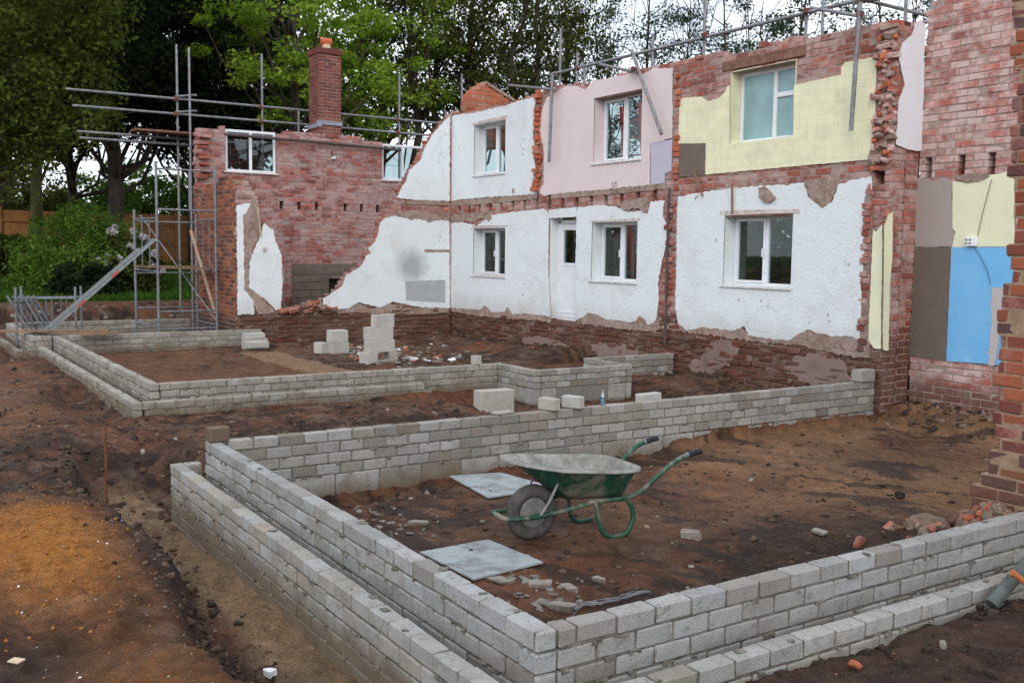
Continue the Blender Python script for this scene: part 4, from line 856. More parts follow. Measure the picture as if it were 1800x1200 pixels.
def ground_h(X, Y):
    X_a, Y_a = np.asarray(X, float), np.asarray(Y, float)
    z = ground_z(X, Y)
    near = np.clip(1.2-(-np.asarray(X))/30, .25, 1)
    flat = np.where((np.asarray(X) > -8.15) & (np.asarray(X) < -3.4) & (np.asarray(Y) > 2.4), .62, 1.0)
    rel = (fbm(X*3.1, Y*3.1, 5, 21)-.48)*.13-.03*np.exp(-((np.asarray(Y)-1.05-.15*np.sin(np.asarray(X)*.7))/.09)**2)*(np.asarray(X) < -8)-.035*np.exp(-((np.asarray(Y)-.45-.15*np.sin(np.asarray(X)*.7+.4))/.09)**2)*(np.asarray(X) < -8)+(np.abs(fbm(X*11, Y*11, 3, 41)-.44))*.10+(fbm(X*24, Y*24, 3, 61)-.44)*.05
    calm = np.maximum(np.exp(-(((X_a+5.82)/.55)**2+((Y_a-4.3)/.75)**2)**2), np.maximum(np.exp(-(((X_a+7.3)/.6)**2+((Y_a-4.6)/.45)**2)**2), np.exp(-(((X_a+5.55)/.5)**2+((Y_a-3.42)/.5)**2)**2)))
    return (z+rel*near*flat)*(1-calm)+calm*(.004+rel*.12)
def ax_lines(lo, hi, step, far0, far1):
    a = list(np.arange(lo, hi+1e-6, step)); s = step; x = a[0]
    L_ = []
    while x > far0: s = min(s*1.22, 40); x -= s; L_.append(x)
    s = step; x = a[-1]; R_ = []
    while x < far1: s = min(s*1.22, 40); x += s; R_.append(x)
    return np.array(L_[::-1]+a+R_)
gx = np.concatenate([ax_lines(-26.5, -12.1, .06, -420, -12.1), np.arange(-12.05, -1.6, .028), ax_lines(-1.58, -1.5, .05, -1.59, 300)[1:]]); gx = np.unique(np.round(gx, 4))
gy = np.concatenate([ax_lines(-.6, 8.0, .028, -300, 8.0), np.arange(8.03, 11.7, .045), ax_lines(11.72, 11.8, .06, 11.71, 400)[1:]]); gy = np.unique(np.round(gy, 4))
GX, GY = np.meshgrid(gx, gy); GZ = ground_h(GX, GY)
nx_, ny_ = len(gx), len(gy)
me = bpy.data.meshes.new('ground'); me.vertices.add(nx_*ny_); me.vertices.foreach_set('co', np.stack([GX, GY, GZ], -1).reshape(-1))
ii = np.arange((nx_-1)*(ny_-1)); r_, c_ = ii//(nx_-1), ii % (nx_-1); b0 = r_*nx_+c_
q = np.stack([b0, b0+1, b0+1+nx_, b0+nx_], 1); me.loops.add(q.size); me.loops.foreach_set('vertex_index', q.ravel())
me.polygons.add(len(q)); me.polygons.foreach_set('loop_start', np.arange(len(q))*4); me.polygons.foreach_set('loop_total', np.full(len(q), 4)); me.polygons.foreach_set('use_smooth', np.ones(len(q), bool)); me.update(calc_edges=True)
def soil_col(X, Y):
    n1 = fbm(X*1.4, Y*1.4, 5, 71); n2 = fbm(X*4, Y*4, 4, 81); n3 = fbm(X*.6, Y*.6, 3, 91)
    mud = np.array([.135, .062, .034]); dark = np.array([.022, .016, .014]); red = np.array([.23, .088, .036]); tan = np.array([.25, .165, .092]); sand = np.array([.50, .20, .035]); grey = np.array([.18, .13, .095])
    C = np.tile(mud, X.shape+(1,))
    def lp(m, c):
        nonlocal C; C = C*(1-m[..., None])+np.array(c)*m[..., None]
    n4 = fbm(X*9+3, Y*9, 4, 131); n5 = fbm(X*2.3+n1*2, Y*6+n1*3, 4, 151)
    lp(sst(.46, .60, n1)*.75, dark); lp(sst(.50, .60, n5)*.7, dark); lp(sst(.54, .66, n4)*.5, dark); lp(sst(.40, .30, n4)*.4, [.24, .13, .08]); lp(sst(.5, .68, n2)*.6, grey); lp(sst(.5, .65, n3)*.5, red)
    inr = ((X > -8.15) & (X < -3.4) & (Y > 2.4) & (Y < 11.6))
    lp(inr*sst(.42, .64, n1+.16*sst(6.5, 9, Y)-.25*sst(-5.8, -3.8, X)-.06)*.85, [.22, .12, .068]); lp(inr*sst(6.9, 8.6, Y+n1*1.5)*sst(-4.2, -5.2, X)*sst(.34, .46, n3+.12)*.8, [.32, .19, .10])
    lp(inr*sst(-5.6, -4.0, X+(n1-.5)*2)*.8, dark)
    lp(inr*sst(.58, .64, fbm(X*1.1+Y*.8, Y*3-X*2, 4, 33))*.8, [.04, .03, .03])
    tf = (sst(-9.9, -9.2, X+(n1-.5)*1.6) * (Y < 2.13) * (Y > 1.3) * (X < -3))*sst(1.6, 1.8, Y+(n1-.5)*.3); lp(tf*.9, [.33, .235, .14]); lp(tf*sst(.5, .66, n2)*.5, [.17, .115, .07])
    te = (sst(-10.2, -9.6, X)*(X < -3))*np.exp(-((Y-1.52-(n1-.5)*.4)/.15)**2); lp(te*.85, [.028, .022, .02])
    sm = np.exp(-(((X+6.75)/1.25)**2+((Y-.85)/.42)**2)**1.5)*sst(.25, .45, n1+n2*.3); lp(sm*.95, sand)
    sm = np.exp(-(((X+4.3)/.7)**2+((Y-.95)/.32)**2)**1.5)*sst(.35, .5, n1); lp(sm*.7, sand*.62)
    sm = np.exp(-(((X+14)/3)**2+((Y-1.2)/.7)**2)**1.5); lp(sm*.6, [.26, .12, .05])
    st_ = ((X > -17.9) & (X < -12) & (Y > 5.6) & (Y < 6.3)); lp(st_*.85, [.30, .20, .12])
    inl = ((X > -19.1) & (X < -12.1) & (Y > 2.8) & (Y < 5.6)); lp(inl*sst(.35, .55, n1)*.6, [.20, .105, .055])
    gr = sst(-26.0, -27.0, X+(n1-.5)*1.6)*(1-sst(3.2, 1.8, Y+(n1-.5))*sst(-40, -34, X)); lp(gr, [.045, .075, .02])
    gr = sst(12.5, 14, Y); lp(gr*.9, [.05, .07, .025])
    lp(sst(-3.15, -3.0, X)*(Y > 2)*.6, [.04, .03, .026])
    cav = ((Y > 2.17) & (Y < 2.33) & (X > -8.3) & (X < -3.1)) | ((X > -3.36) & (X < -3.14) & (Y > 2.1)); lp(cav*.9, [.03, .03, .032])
    C = C*(.55+.9*fbm(X*16, Y*16, 4, 5))[..., None]
    wet = np.clip(inr*sst(.54, .62, n5)*.7+inr*np.exp(-(((X+6.55)/.9)**2+((Y-8.9)/.9)**2)**2)+sst(.6, .68, n1)*.5*(Y < 2.6), 0, 1)
    C = np.clip(C*(1-.35*wet[..., None])*np.array([1.50, 1.38, 1.32]), 0, .7)
    return np.concatenate([C, wet[..., None]], -1)
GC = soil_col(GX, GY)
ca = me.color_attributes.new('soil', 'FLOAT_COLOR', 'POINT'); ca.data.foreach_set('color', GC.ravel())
m, t, b = newmat('soil'); a = N(t, 'Attribute'); a.attribute_name = 'soil'; P = pos(t)
g1 = noise(t, 38, 7, .75, P); g2 = noise(t, 9, 6, .7, P)
c = mixc(t, ramp(t, g1, [(.36, .75), (.52, 0)]), a.outputs['Color'], mixc(t, .55, a.outputs['Color'], (.02, .013, .01)))
c = mixc(t, ramp(t, noise(t, 110, 3, .85, P), [(.36, .7), (.5, 0)]), c, mixc(t, .7, c, (.012, .008, .007)))
c = mixc(t, ramp(t, noise(t, 60, 5, .8, P), [(.58, 0), (.68, .45)]), c, mixc(t, .5, c, (.42, .28, .18)))
c = mixc(t, ramp(t, noise(t, 150, 2, .8, P), [(.70, 0), (.735, .7)]), c, (.42, .38, .33))
c = mixc(t, ramp(t, g2, [(.5, 0), (.68, .35)]), c, mixc(t, .5, c, (.30, .19, .11)))
t.links.new(c, b.inputs['Base Color']); b.inputs['Roughness'].default_value = .85
rr_ = ramp(t, g2, [(.35, .62), (.55, .95)]); rw_ = mixc(t, a.outputs['Alpha'], rr_, (.22, .22, .22)); t.links.new(rw_, b.inputs['Roughness'])
bump(t, b, math_(t, 'ADD', math_(t, 'ADD', math_(t, 'MULTIPLY', g1, 1.1), math_(t, 'MULTIPLY', g2, 1.5)), math_(t, 'MULTIPLY', noise(t, 120, 3, .8, P), .35)), 1.0, .065)
me.materials.append(m); go = bpy.data.objects.new('ground', me); COL.objects.link(go); tag(go, 'churned muddy building site ground with orange sand and grass beyond', 'ground', kind='structure')
M['soil'] = m
def gh(x, y): return float(ground_h(np.array([x]), np.array([y]))[0])

# scattered clods and stones: nobody could count them
g = np.random.default_rng(101)
def scatter(name, n, region, size, mats, label, flat=.6, wts=None, cat='stones'):
    mb = MB()
    for i in range(n):
        x, y = region(g); s = size[0]+(size[1]-size[0])*g.random()**4
        mb.rock((x, y, gh(x, y)+s*.1), (s*(.7+.6*g.random()), s*(.7+.6*g.random()), s*flat*(.6+.6*g.random())), mi=int(g.choice(len(mats), p=wts)), seed=int(g.integers(1e9)))
    return tag(mb.build(name, [M[q] for q in mats], smooth='clod' in mats[0]), label, cat, kind='stuff')
M['clod'] = mat_simple('clod', (.075, .045, .03), (.14, .085, .055), 20, .95, 1.0, .01)
M['clod_dark'] = mat_simple('clod_dark', (.03, .022, .018), (.06, .042, .032), 20, .95, 1.0, .01)
M['clod_sand'] = mat_simple('clod_sand', (.36, .15, .04), (.25, .11, .035), 20, .95, 1.0, .01)
scatter('soil_clods', 1700, lambda g: (-9.5+7*g.random(), 1.56+g.normal()*.14), (.003, .026), ['clod', 'clod_dark', 'stone_pale'], 'crumbled dark soil clods along the near side of the trench', .7, [.42, .565, .015], 'soil clods')
scatter('sand_clods', 1500, lambda g: (-6.8+.8*g.normal(), .85+.26*g.normal()), (.002, .013), ['clod_sand'], 'orange sand lumps on the heap at the left', .7, [1.0], 'sand clods')
scatter('site_clods', 1500, lambda g: (-12-(g.random()**2)*10 if g.random() < .5 else -12+4*g.random(), .4+2.2*g.random()), (.005, .032), ['clod', 'clod_dark', 'stone_pale'], 'loose soil lumps on the open ground left of the foundations', .6, [.5, .46, .04], 'soil clods')
scatter('strip_clods', 1200, lambda g: (-11.6+3.3*g.random(), 2.4+8.4*g.random()), (.006, .034), ['clod', 'clod_dark', 'stone_pale'], 'loose soil between the two foundations', .6, [.56, .42, .02], 'soil clods')
scatter('room_clods', 3200, lambda g: (-8.1+4.6*g.random(), 2.5+(g.random()**1.5)*8.7), (.004, .026), ['clod', 'clod_dark', 'stone_pale'], 'crumbs of soil and mortar on the floor around the wheelbarrow', .5, [.50, .43, .07], 'soil crumbs')
scatter('corner_clods', 500, lambda g: (-4.6+1.15*g.random(), 2.5+3.5*g.random()), (.004, .026), ['clod', 'clod_dark', 'stone_pale'], 'dark soil lumps inside the near right wall', .6, [.25, .65, .1], 'soil clods')
scatter('outer_soil', 900, lambda g: (-3.0+1.4*g.random(), 2.3+4.5*g.random()), (.004, .030), ['clod_dark', 'stone_pale', 'brick_bright'], 'dark stony soil in the lower right corner', .7, [.90, .07, .03], 'soil clods')
scatter('gravel', 900, lambda g: (-9.5+6.5*g.random(), .6+1.2*g.random()), (.002, .007), ['stone_pale', 'white_scrap', 'brick_bright'], 'small pale chips scattered on the near soil', .6, [.93, .04, .03], 'stone chips')
scatter('far_rubble', 420, lambda g: (-18.6+4.2*g.random(), 7.0+.5*abs(g.normal())+2.6*g.random()*g.random()), (.012, .07), ['stone_pale', 'white_scrap', 'brick_bright', 'stone_brown'], 'scattered white plaster and brick rubble behind the block stacks', .35, [.25, .22, .15, .38], 'rubble')
scatter('wall_foot_soil', 700, lambda g: (-19.2+11*g.random(), 10.9-abs(g.normal())*.18), (.01, .06), ['clod', 'clod_dark', 'brick_mauve'], 'soil and brick crumbs along the foot of the long house wall', .6, [.5, .4, .1], 'soil clods')
scatter('right_foot_soil', 420, lambda g: (-8.0+3.2*g.random(), 11.45-abs(g.normal())*.28), (.01, .05), ['clod', 'clod_dark', 'stone_brown'], 'soil and rubble along the foot of the blue panelled wall', .6, [.45, .35, .2], 'soil clods')
scatter('bank_stones', 160, lambda g: (-24.9+.35*g.normal(), 2.4+6*g.random()), (.02, .07), ['stone_pale', 'clod', 'clod_dark'], 'stones along the cut bank behind the scaffold tower', .6, [.3, .4, .3], 'stones')

# ------------------------------------------------------------------ loose blocks and bricks (each its own thing)
def block(c, h, az, label, mat='block_loose', name='concrete_block', cat='concrete block', tilt=(0, 0), group=None, ch=.006, mi=0):
    mb = MB(); mb.box((0, 0, h[2]), h, rot=None, ch=ch, jit=.003); o = mb.build(name, M[mat]); o.location = c; o.rotation_euler = (tilt[0], tilt[1], az)
    return tag(o, label, cat, group)
# stack right (px 633-695)
zb = gh(-15.4, 7.3)-.01
sx, sy = -15.35, 7.28
block((sx, sy-.20, zb), (.15, .10, .105), .05, 'grey block at the bottom left of the taller block stack')
block((sx+.02, sy+.20, zb), (.15, .07, .105), -.05, 'grey block at the bottom right of the taller block stack')
block((sx, sy, zb+.212), (.11, .24, .105), .03, 'wide grey block second from the bottom of the taller stack')
block((sx-.02, sy-.01, zb+.424), (.11, .23, .105), -.04, 'wide grey block third from the bottom of the taller stack')
block((sx, sy+.06, zb+.636), (.07, .19, .105), .06, 'narrow beige block on top of the taller stack')
block((sx+.45, sy-.10, zb+.02), (.07, .14, .05), .1, 'rough cream block lying in front of the taller stack', 'stone_pale')
zb2 = gh(-17.1, 7.15)
block((-17.05, 7.25, zb2-.01), (.12, .17, .105), .08, 'grey block at the bottom of the shorter block stack')
block((-17.2, 6.98, zb2-.01), (.12, .08, .10), .3, 'dark grey block beside the bottom of the shorter stack')
block((-17.05, 7.24, zb2+.203), (.12, .165, .11), .02, 'grey block on top of the shorter block stack')
# blocks by the far corner
cz = gh(-18.4, 6.15)
block((-18.75, 6.25, cz-.02), (.12, .22, .11), 0, 'grey block low beside the end of the far block wall'); block((-18.45, 6.2, cz+.04), (.1, .2, .06), .1, 'pale slab block lying in front of the far wall end')
block((-18.72, 6.22, cz+.20), (.1, .2, .05), -.06, 'pale slab block on top of two others near the orange brick wall')
# big blocks between walls
p = at(868, 722, 'z', .1); block((p[0], p[1], .05), (.10, .24, .16), -.04, 'big pale concrete block standing behind the brick wall')
for (px_, py_, hh, az, lb) in ((965, 716, (.11, .05, .06), .25, 'small grey brick standing on the long low wall, left of a pair'), (1007, 712, (.11, .05, .06), .35, 'small grey brick standing on the long low wall, right of a pair')):
    p = at(px_, py_, 'x', -8.2); block((-8.20, p[1], .5), hh, az, lb)
p = at(915, 722, 'x', -8.2); block((-8.22, p[1]-.2, .5), (.05, .11, .012), .1, 'thin grey brick slip lying on the long low wall')
p = at(1140, 702, 'z', .5); block((-8.38, p[1]+.1, .45), (.05, .16, .05), .1, 'pale brick lying just behind the long low wall')
p = at(1520, 668, 'x', -8.2); block((-8.2, 10.72, .5), (.08, .14, .075), .05, 'pale concrete block on the far end of the long low wall')
block((-8.16, 2.40, .5), (.05, .085, .06), .1, 'brown muddy block standing on the left end of the near wall', 'block_brown')
block((-8.75, 2.02, gh(-8.75, 2.02)-.01), (.075, .045, .04), .6, 'brown muddy brick lying in the trench', 'block_brown')
p = at(837, 640, 'x', -12.05); block((-12.05, p[1], .5), (.05, .06, .06), 0, 'half brick standing on the middle foundation wall')
p = at(652, 650, 'x', -12.05)
for (px_, py_, h_, az, lb, mt) in ((990, 1072, (.075, .045, .022), .5, 'half grey brick lying inside the near corner', 'stone_pale'), (1000, 1035, (.08, .035, .018), -.3, 'long grey brick piece in the mud near the corner', 'stone_pale'), (950, 1030, (.07, .05, .014), .9, 'flat grey slab piece in the mud near the corner', 'stone_pale'),
        (880, 1022, (.07, .06, .01), .2, 'flat grey slate piece beside the near cement board', 'stone_pale'), (1052, 1024, (.04, .03, .015), .2, 'small bone coloured stone near the wire', 'stone_pale'), (735, 922, (.075, .04, .018), .35, 'grey brick piece left of the wheelbarrow', 'stone_pale'), (640, 915, (.06, .05, .01), .6, 'flat mortar piece near the inner face of the near wall', 'stone_pale'),
        (1215, 942, (.07, .045, .04), .7, 'pale stone right of the wheelbarrow', 'stone_pale'), (1440, 938, (.05, .04, .01), .3, 'flat stone in the middle of the room floor', 'stone_pale'), (475, 1187, (.032, .028, .02), .3, 'white rounded stone at the bottom of the photo', 'white_scrap'), (365, 1157, (.035, .02, .006), .2, 'white chip near the bottom of the photo', 'white_scrap'),
        (28, 1143, (.035, .022, .003), .6, 'pale cream tile scrap at the lower left', 'cream'), (1582, 872, (.035, .03, .03), 0, 'dark lump on the floor left of the rubble', 'clod_dark'), (720, 975, (.03, .03, .01), 0, 'small chip at the foot of the near wall', 'stone_pale')):
    p = at(px_, py_, 'z', .03 if px_ > 500 else .12); zz = gh(p[0], p[1]); p = at(px_, py_, 'z', zz); 
    mb = MB(); mb.box((0, 0, h_[2]), h_, ch=.2*min(h_), jit=min(h_)*.3); o = mb.build('broken_piece', M[mt]); o.location = (p[0], p[1], gh(p[0], p[1])-.004); o.rotation_euler = (random.uniform(-.12, .12), random.uniform(-.12, .12), az); tag(o, lb, 'rubble piece')
g = np.random.default_rng(202)
mb = MB()
for i in range(70):
    if i < 34: q = at(620+g.random()*150, 880+g.random()*60, 'z', .0)
    else: q = at(880+g.random()*150, 1005+g.random()*60, 'z', .0)
    sz = .008+.035*g.random()**2; mb.rock((q[0], q[1], gh(q[0], q[1])+.004), (sz, sz*(.5+.4*g.random()), .004+.006*g.random()), seed=i)
tag(mb.build('slate_chips', M['slate']), 'scattered thin mortar and slate chips in the mud beside the near wall', 'chips', kind='stuff')
# plastic bottle behind the wall
p = at(1051, 716, 'z', .46); mb = MB(); mb.tube([(0, 0, 0), (0, 0, .14), (0, 0, .18), (0, 0, .21), (0, 0, .235)], [.042, .042, .03, .014, .014], 14); bo = mb.build('bottle', M['bottle'], smooth=True); bo.scale = (.7, .7, .62); bo.location = (-8.20, p[1], .5); tag(bo, 'small clear blue plastic bottle standing on the long low wall', 'bottle')
mb = MB(); mb.tube([(0, 0, .236), (0, 0, .25)], .016, 12); mb.build('cap', M['windscreen'], bo)
# rubble below the pier
rub = MB(); g = np.random.default_rng(77)
for i in range(420):
    x = -3.55-abs(g.normal())*.34; y = 6.34+g.normal()*.12; s = .010+.028*g.random()**1.7; rub.rock((x, y, gh(x, y)+s*.3), (s*1.4, s, s*.7), mi=int(g.choice(4, p=[.2, .46, .22, .12])), seed=i)
tag(rub.build('rubble_heap', [M['rubble_brick'], M['stone_brown'], M['brick_pier'], M['backing']]), 'heap of orange brick rubble at the foot of the brick pier', 'rubble', kind='stuff')
mb = MB(); bm_ = __import__('bmesh').new(); __import__('bmesh').ops.create_icosphere(bm_, subdivisions=4, radius=1); Vv = np.array([v.co[:] for v in bm_.verts]); Ff = [[v.index for v in f.verts] for f in bm_.faces]; bm_.free()
nn = 1+.5*(fbm(Vv[:, 0]*1.6+Vv[:, 2]*1.1+5, Vv[:, 1]*1.6+3, 5, 7)-.45)+.35*(fbm(Vv[:, 2]*2.5+9, Vv[:, 0]*2.2, 4, 8)-.45); Vv = Vv*nn[:, None]*np.array([.19, .13, .105])+np.array([0, 0, .06]); mb.add(Vv, Ff); o = mb.build('concrete_lump', M['stone_brown']); p = at(1635, 915, 'z', .1); o.location = (p[0], p[1], gh(p[0], p[1])-.02); tag(o, 'rough brown lump of old concrete beside the rubble', 'concrete lump')

# ------------------------------------------------------------------ cement boards on the floor
def board(pxs, z, label, tk=.012):
    P4 = [at(x, y, 'z', z) for x, y in pxs]; c = sum(P4)/4; mb = MB(); V = []
    for dz in (0, tk): V += [(q-c)+np.array([0, 0, dz]) for q in P4]
    mb.add(V, [[3, 2, 1, 0], [4, 5, 6, 7], [0, 1, 5, 4], [1, 2, 6, 5], [2, 3, 7, 6], [3, 0, 4, 7]]); o = mb.build('cement_board', M['cement_board']); o.location = c
    return tag(o, label, 'board')
board([(790, 838), (858, 876), (975, 858), (880, 832)], .012, 'grey cement board lying on the mud behind the wheelbarrow wheel')
board([(738, 972), (832, 1020), (955, 990), (858, 950)], .012, 'grey cement board lying inside the near wall in front of the wheelbarrow')
# tangle of wire
mb = MB(); g = np.random.default_rng(15)
for k in range(9):
    pts = []
    for i in range(7):
        q = at(1010+i*22+g.normal()*5, 1058-i*4.5+g.normal()*4, 'z', .03); pts.append((q[0], q[1], gh(q[0], q[1])+.012+.02*g.random()))
    mb.tube(pts, .0022, 4)
tag(mb.build('wire_bundle', M['galv']), 'tangle of thin grey wire in the mud near the corner', 'wire')

# ================================================================== WHEELBARROW (local: x across, y towards the handles, z up; origin under the wheel)
wbr = bpy.data.objects.new('wheelbarrow', None); COL.objects.link(wbr); tag(wbr, 'muddy green wheelbarrow with a grey mortar-caked tray standing in the front room', 'wheelbarrow')
WBX, WBY = -5.90, 4.02; wbr.location = (WBX, WBY, .0); wbr.rotation_euler = (0, 0, -R(6)); wbr.scale = (1.03, 1.03, 1.03)
mb = MB()                                          # tyre
nt_, ns_ = 40, 12; V = []; F = []
for i in range(nt_):
    a = 2*math.pi*i/nt_
    for j in range(ns_):
        b_ = 2*math.pi*j/ns_; rr = .148+.052*math.cos(b_); lug = .003*(1 if (i % 2 and abs(b_) < 1.1) else 0)
        V.append((.046*math.sin(b_), (rr+lug)*math.cos(a), .2+(rr+lug)*math.sin(a)))
for i in range(nt_):
    for j in range(ns_): F.append([i*ns_+j, ((i+1) % nt_)*ns_+j, ((i+1) % nt_)*ns_+(j+1) % ns_, i*ns_+(j+1) % ns_])
mb.add(V, F); wh = mb.build('wheel', M['rubber'], wbr, smooth=True); wh['label'] = 'fat muddy rubber tyre'
mb = MB(); mb.tube([(-.030, 0, .2), (-.034, 0, .2), (.034, 0, .2), (.030, 0, .2)], [.085, .108, .108, .085], 28); mb.tube([(-.05, 0, .2), (.05, 0, .2)], .028, 14)
for s in (-1, 1): mb.tube([(s*.034, 0, .2), (s*.040, 0, .2)], [.106, .098], 28); mb.tube([(s*.041, 0, .2), (s*.036, 0, .2)], [.06, .05], 20)
mb.build('rim', M['rim'], wh)
def chain(pts, n=6):                                # smooth a polyline (Catmull-Rom)
    P = [np.array(p, float) for p in pts]; P = [2*P[0]-P[1]]+P+[2*P[-1]-P[-2]]; out = []
    for i in range(1, len(P)-2):
        for k in range(n):
            t_ = k/n; out.append(.5*((2*P[i])+(-P[i-1]+P[i+1])*t_+(2*P[i-1]-5*P[i]+4*P[i+1]-P[i+2])*t_**2+(-P[i-1]+3*P[i]-3*P[i+1]+P[i+2])*t_**3))
    return out+[P[-2]]
mb = MB()
half = [(.02, -.285, .215), (.10, -.25, .20), (.125, -.10, .195), (.13, .05, .205), (.155, .25, .235), (.185, .42, .272), (.215, .66, .285), (.235, .79, .34), (.255, .96, .47), (.27, 1.07, .54), (.275, 1.17, .572)]
mb.tube(chain(half), .018, 12); mb.tube(chain([(-x, y, z) for x, y, z in half]), .018, 12); mb.tube([(.03, -.285, .215), (-.03, -.285, .215)], .018, 12)
mb.tube([(-.13, 0, .2), (.13, 0, .2)], .009, 8)
mb.build('frame', M['green_paint'], wbr, smooth=True)
for s in (-1, 1):
    mb = MB(); mb.tube(chain([(s*.18, .36, .272), (s*.2, .41, .26), (s*.215, .44, .10), (s*.22, .50, .025), (s*.225, .58, .012), (s*.225, .66, .03), (s*.22, .715, .12), (s*.215, .705, .21), (s*.21, .66, .285)]), .0175, 12); mb.build('leg', M['green_paint'], wbr, smooth=True)
    mb = MB(); mb.tube([(s*.2735, 1.145, .567), (s*.276, 1.22, .582), (s*.278, 1.27, .585)], [.021, .022, .019], 12); gp = mb.build('grip', M['grip'], wbr)
    mb = MB(); mb.tube([(s*.272, 1.135, .5645), (s*.274, 1.152, .568)], .0215, 12); mb.build('collar', M['galv'], gp)
    mb = MB(); mb.tube([(s*.135, -.0, .205), (s*.15, .06, .30), (s*.18, .11, .43)], .009, 6); mb.build('stay', M['barrow_inside'], wbr)
# tray: outer skin green, inner skin mortar grey
def ring_pts(k):                                    # k 0 bottom .. 1 rim, 28 points
    bot = dict(y0=.22, y1=.68, w0=.12, w1=.21, z0=.288, z1=.292); rim = dict(y0=-.19, y1=.77, w0=.19, w1=.32, z0=.605, z1=.505)
    out = []
    for i in range(32):
        a = 2*math.pi*(i+.5)/32; cx, cy = math.cos(a), math.sin(a); e = .45
        sx_ = math.copysign(abs(cx)**e, cx); sy_ = math.copysign(abs(cy)**e, cy)
        t_ = (sy_+1)/2; y0 = bot['y0']*(1-k)+rim['y0']*k; y1 = bot['y1']*(1-k)+rim['y1']*k
        wq = (bot['w0']*(1-t_)+bot['w1']*t_)*(1-k)+(rim['w0']*(1-min(1, t_*2.4))+rim['w1']*min(1, t_*2.4))*k
        z = (bot['z0']*(1-t_)+bot['z1']*t_)*(1-k)+((rim['z0']*(1-t_)+rim['z1']*t_)-.02*math.sin(math.pi*t_))*k
        out.append((sx_*wq, y0+(y1-y0)*t_, z))
    return out
def tray(offset, mat, name, parent, lip=False):
    mb = MB(); V = []; F = []; ks = [0, .12, .35, .6, .85, 1.0]
    for k in ks:
        kk = k**.85
        for (x, y, z) in ring_pts(kk): V.append((x*(1-offset*.02/.3*1), y*(1-offset*.03)+offset*.012, z+offset*.006*(1-k)))
    if lip:
        for (x, y, z) in ring_pts(1.0): V.append((x*1.05, y+(.02 if y > .3 else -.022), z-.004))
        for (x, y, z) in ring_pts(1.0): V.append((x*1.05, y+(.02 if y > .3 else -.022), z-.022))
        ks = ks+[1.1, 1.2]
    n = 32
    for r_ in range(len(ks)-1):
        for i in range(n): F.append([r_*n+i, r_*n+(i+1) % n, (r_+1)*n+(i+1) % n, (r_+1)*n+i])
    F.append(list(range(n))[::-1]); mb.add(V, F); return mb.build(name, mat, parent, smooth=True)
tr_ = tray(0, M['green_paint'], 'tray', wbr); tray(1, M['barrow_inside'], 'tray_lining', tr_, True)
# ================================================================== stake, rods, drain pipe, planks, ladder
p0 = at(188, 905, 'z', gh(-8.6, 1.6)); ps = at(187, 748, 'x', p0[0])
mb = MB(); mb.tube([(0, 0, -.1), (.005, 0, .3), (0, .004, ps[2]-p0[2])], .011, 8); o = mb.build('steel_stake', M['rusty']); o.location = p0; tag(o, 'rusty steel stake standing upright in the soil', 'stake')
q0, q1 = at(0, 755, 'z', .28), at(28, 780, 'z', .16); mb = MB(); mb.tube([q0+np.array([0, -.1, .03]), q1], .012, 8); tag(mb.build('rusty_rod', M['rusty']), 'rusty rod lying on the soil at the left edge', 'rod')
pa, pb = at(1742, 1062, 'x', -2.98), at(1830, 960, 'x', -2.93)
dp = MB(); dp.tube([pa, (pa+pb)/2, pb], .036, 14); o = dp.build('drain_pipe', M['pipe_grey']); tag(o, 'grey drain pipe leaning on the low outer leaf at the right edge', 'pipe')
mb = MB(); c0 = at(1778, 1005, 'x', -2.88); c1 = at(1800, 1022, 'x', -2.84); c2 = at(1835, 1030, 'x', -2.8); mb.tube([c0, c1, c2], [.02, .018, .018], 10); tag(mb.build('clay_bracket', M['clay_orange']), 'bent orange bracket lying over the grey drain pipe', 'bracket')
def plank(a, b, w_, th_, label, mat='board_wood'):
    a = np.array(a, float); b = np.array(b, float); c = (a+b)/2; mb = MB(); mb.bar(a-c, b-c, w_, th_); o = mb.build('plank', M[mat]); o.location = c; return tag(o, label, 'plank')
za = .56
def pz(px_, py_, z): q = at(px_, py_, 'z', z); return (q[0], q[1], z)
plank(pz(-60, 582, .55), pz(192, 581, .55), .22, .035, 'long weathered scaffold plank bridging the far left trench')
plank(pz(140, 587, .53), pz(207, 585, .53), .2, .03, 'short dark plank under the end of the long scaffold plank')
plank(pz(60, 584, .515), pz(150, 586, .515), .2, .03, 'narrow plank between the two other planks at the far left')
# ladder
lad = thing('ladder', 'long aluminium ladder with red labels leaning up to the scaffold tower', 'ladder')
XLd = -20.0; a = at(85, 582, 'x', XLd); b = at(272, 420, 'x', XLd)
a[2] -= .0; dv = b-a; a = a-dv*.22; dv = b-a; Ld = np.linalg.norm(dv); dn = dv/Ld; sd_ = np.array([1., 0, 0]); up_ = np.cross(dn, sd_)
for s in (-1, 1):
    mb = MB(); mb.bar(a+sd_*s*.10, b+sd_*s*.10, .022, .045); mb.bar(a+sd_*s*.08+up_*-.06, b-dn*.35+sd_*s*.08+up_*-.06, .022, .035); st_ = mb.build('stile', M['alu'], lad)
    for t_ in (.42, .68):
        mb = MB(); c = a+dv*t_+sd_*s*.113; mb.bar(c-dn*.09, c+dn*.09, .003, .03); mb.build('sticker', M['red'], st_)
k = 0
while k*.25+.2 < Ld:
    mb = MB(); c = a+dn*(k*.25+.2); mb.tube([c-sd_*.1, c+sd_*.1], .014, 8); mb.build('rung', M['alu'], lad); k += 1

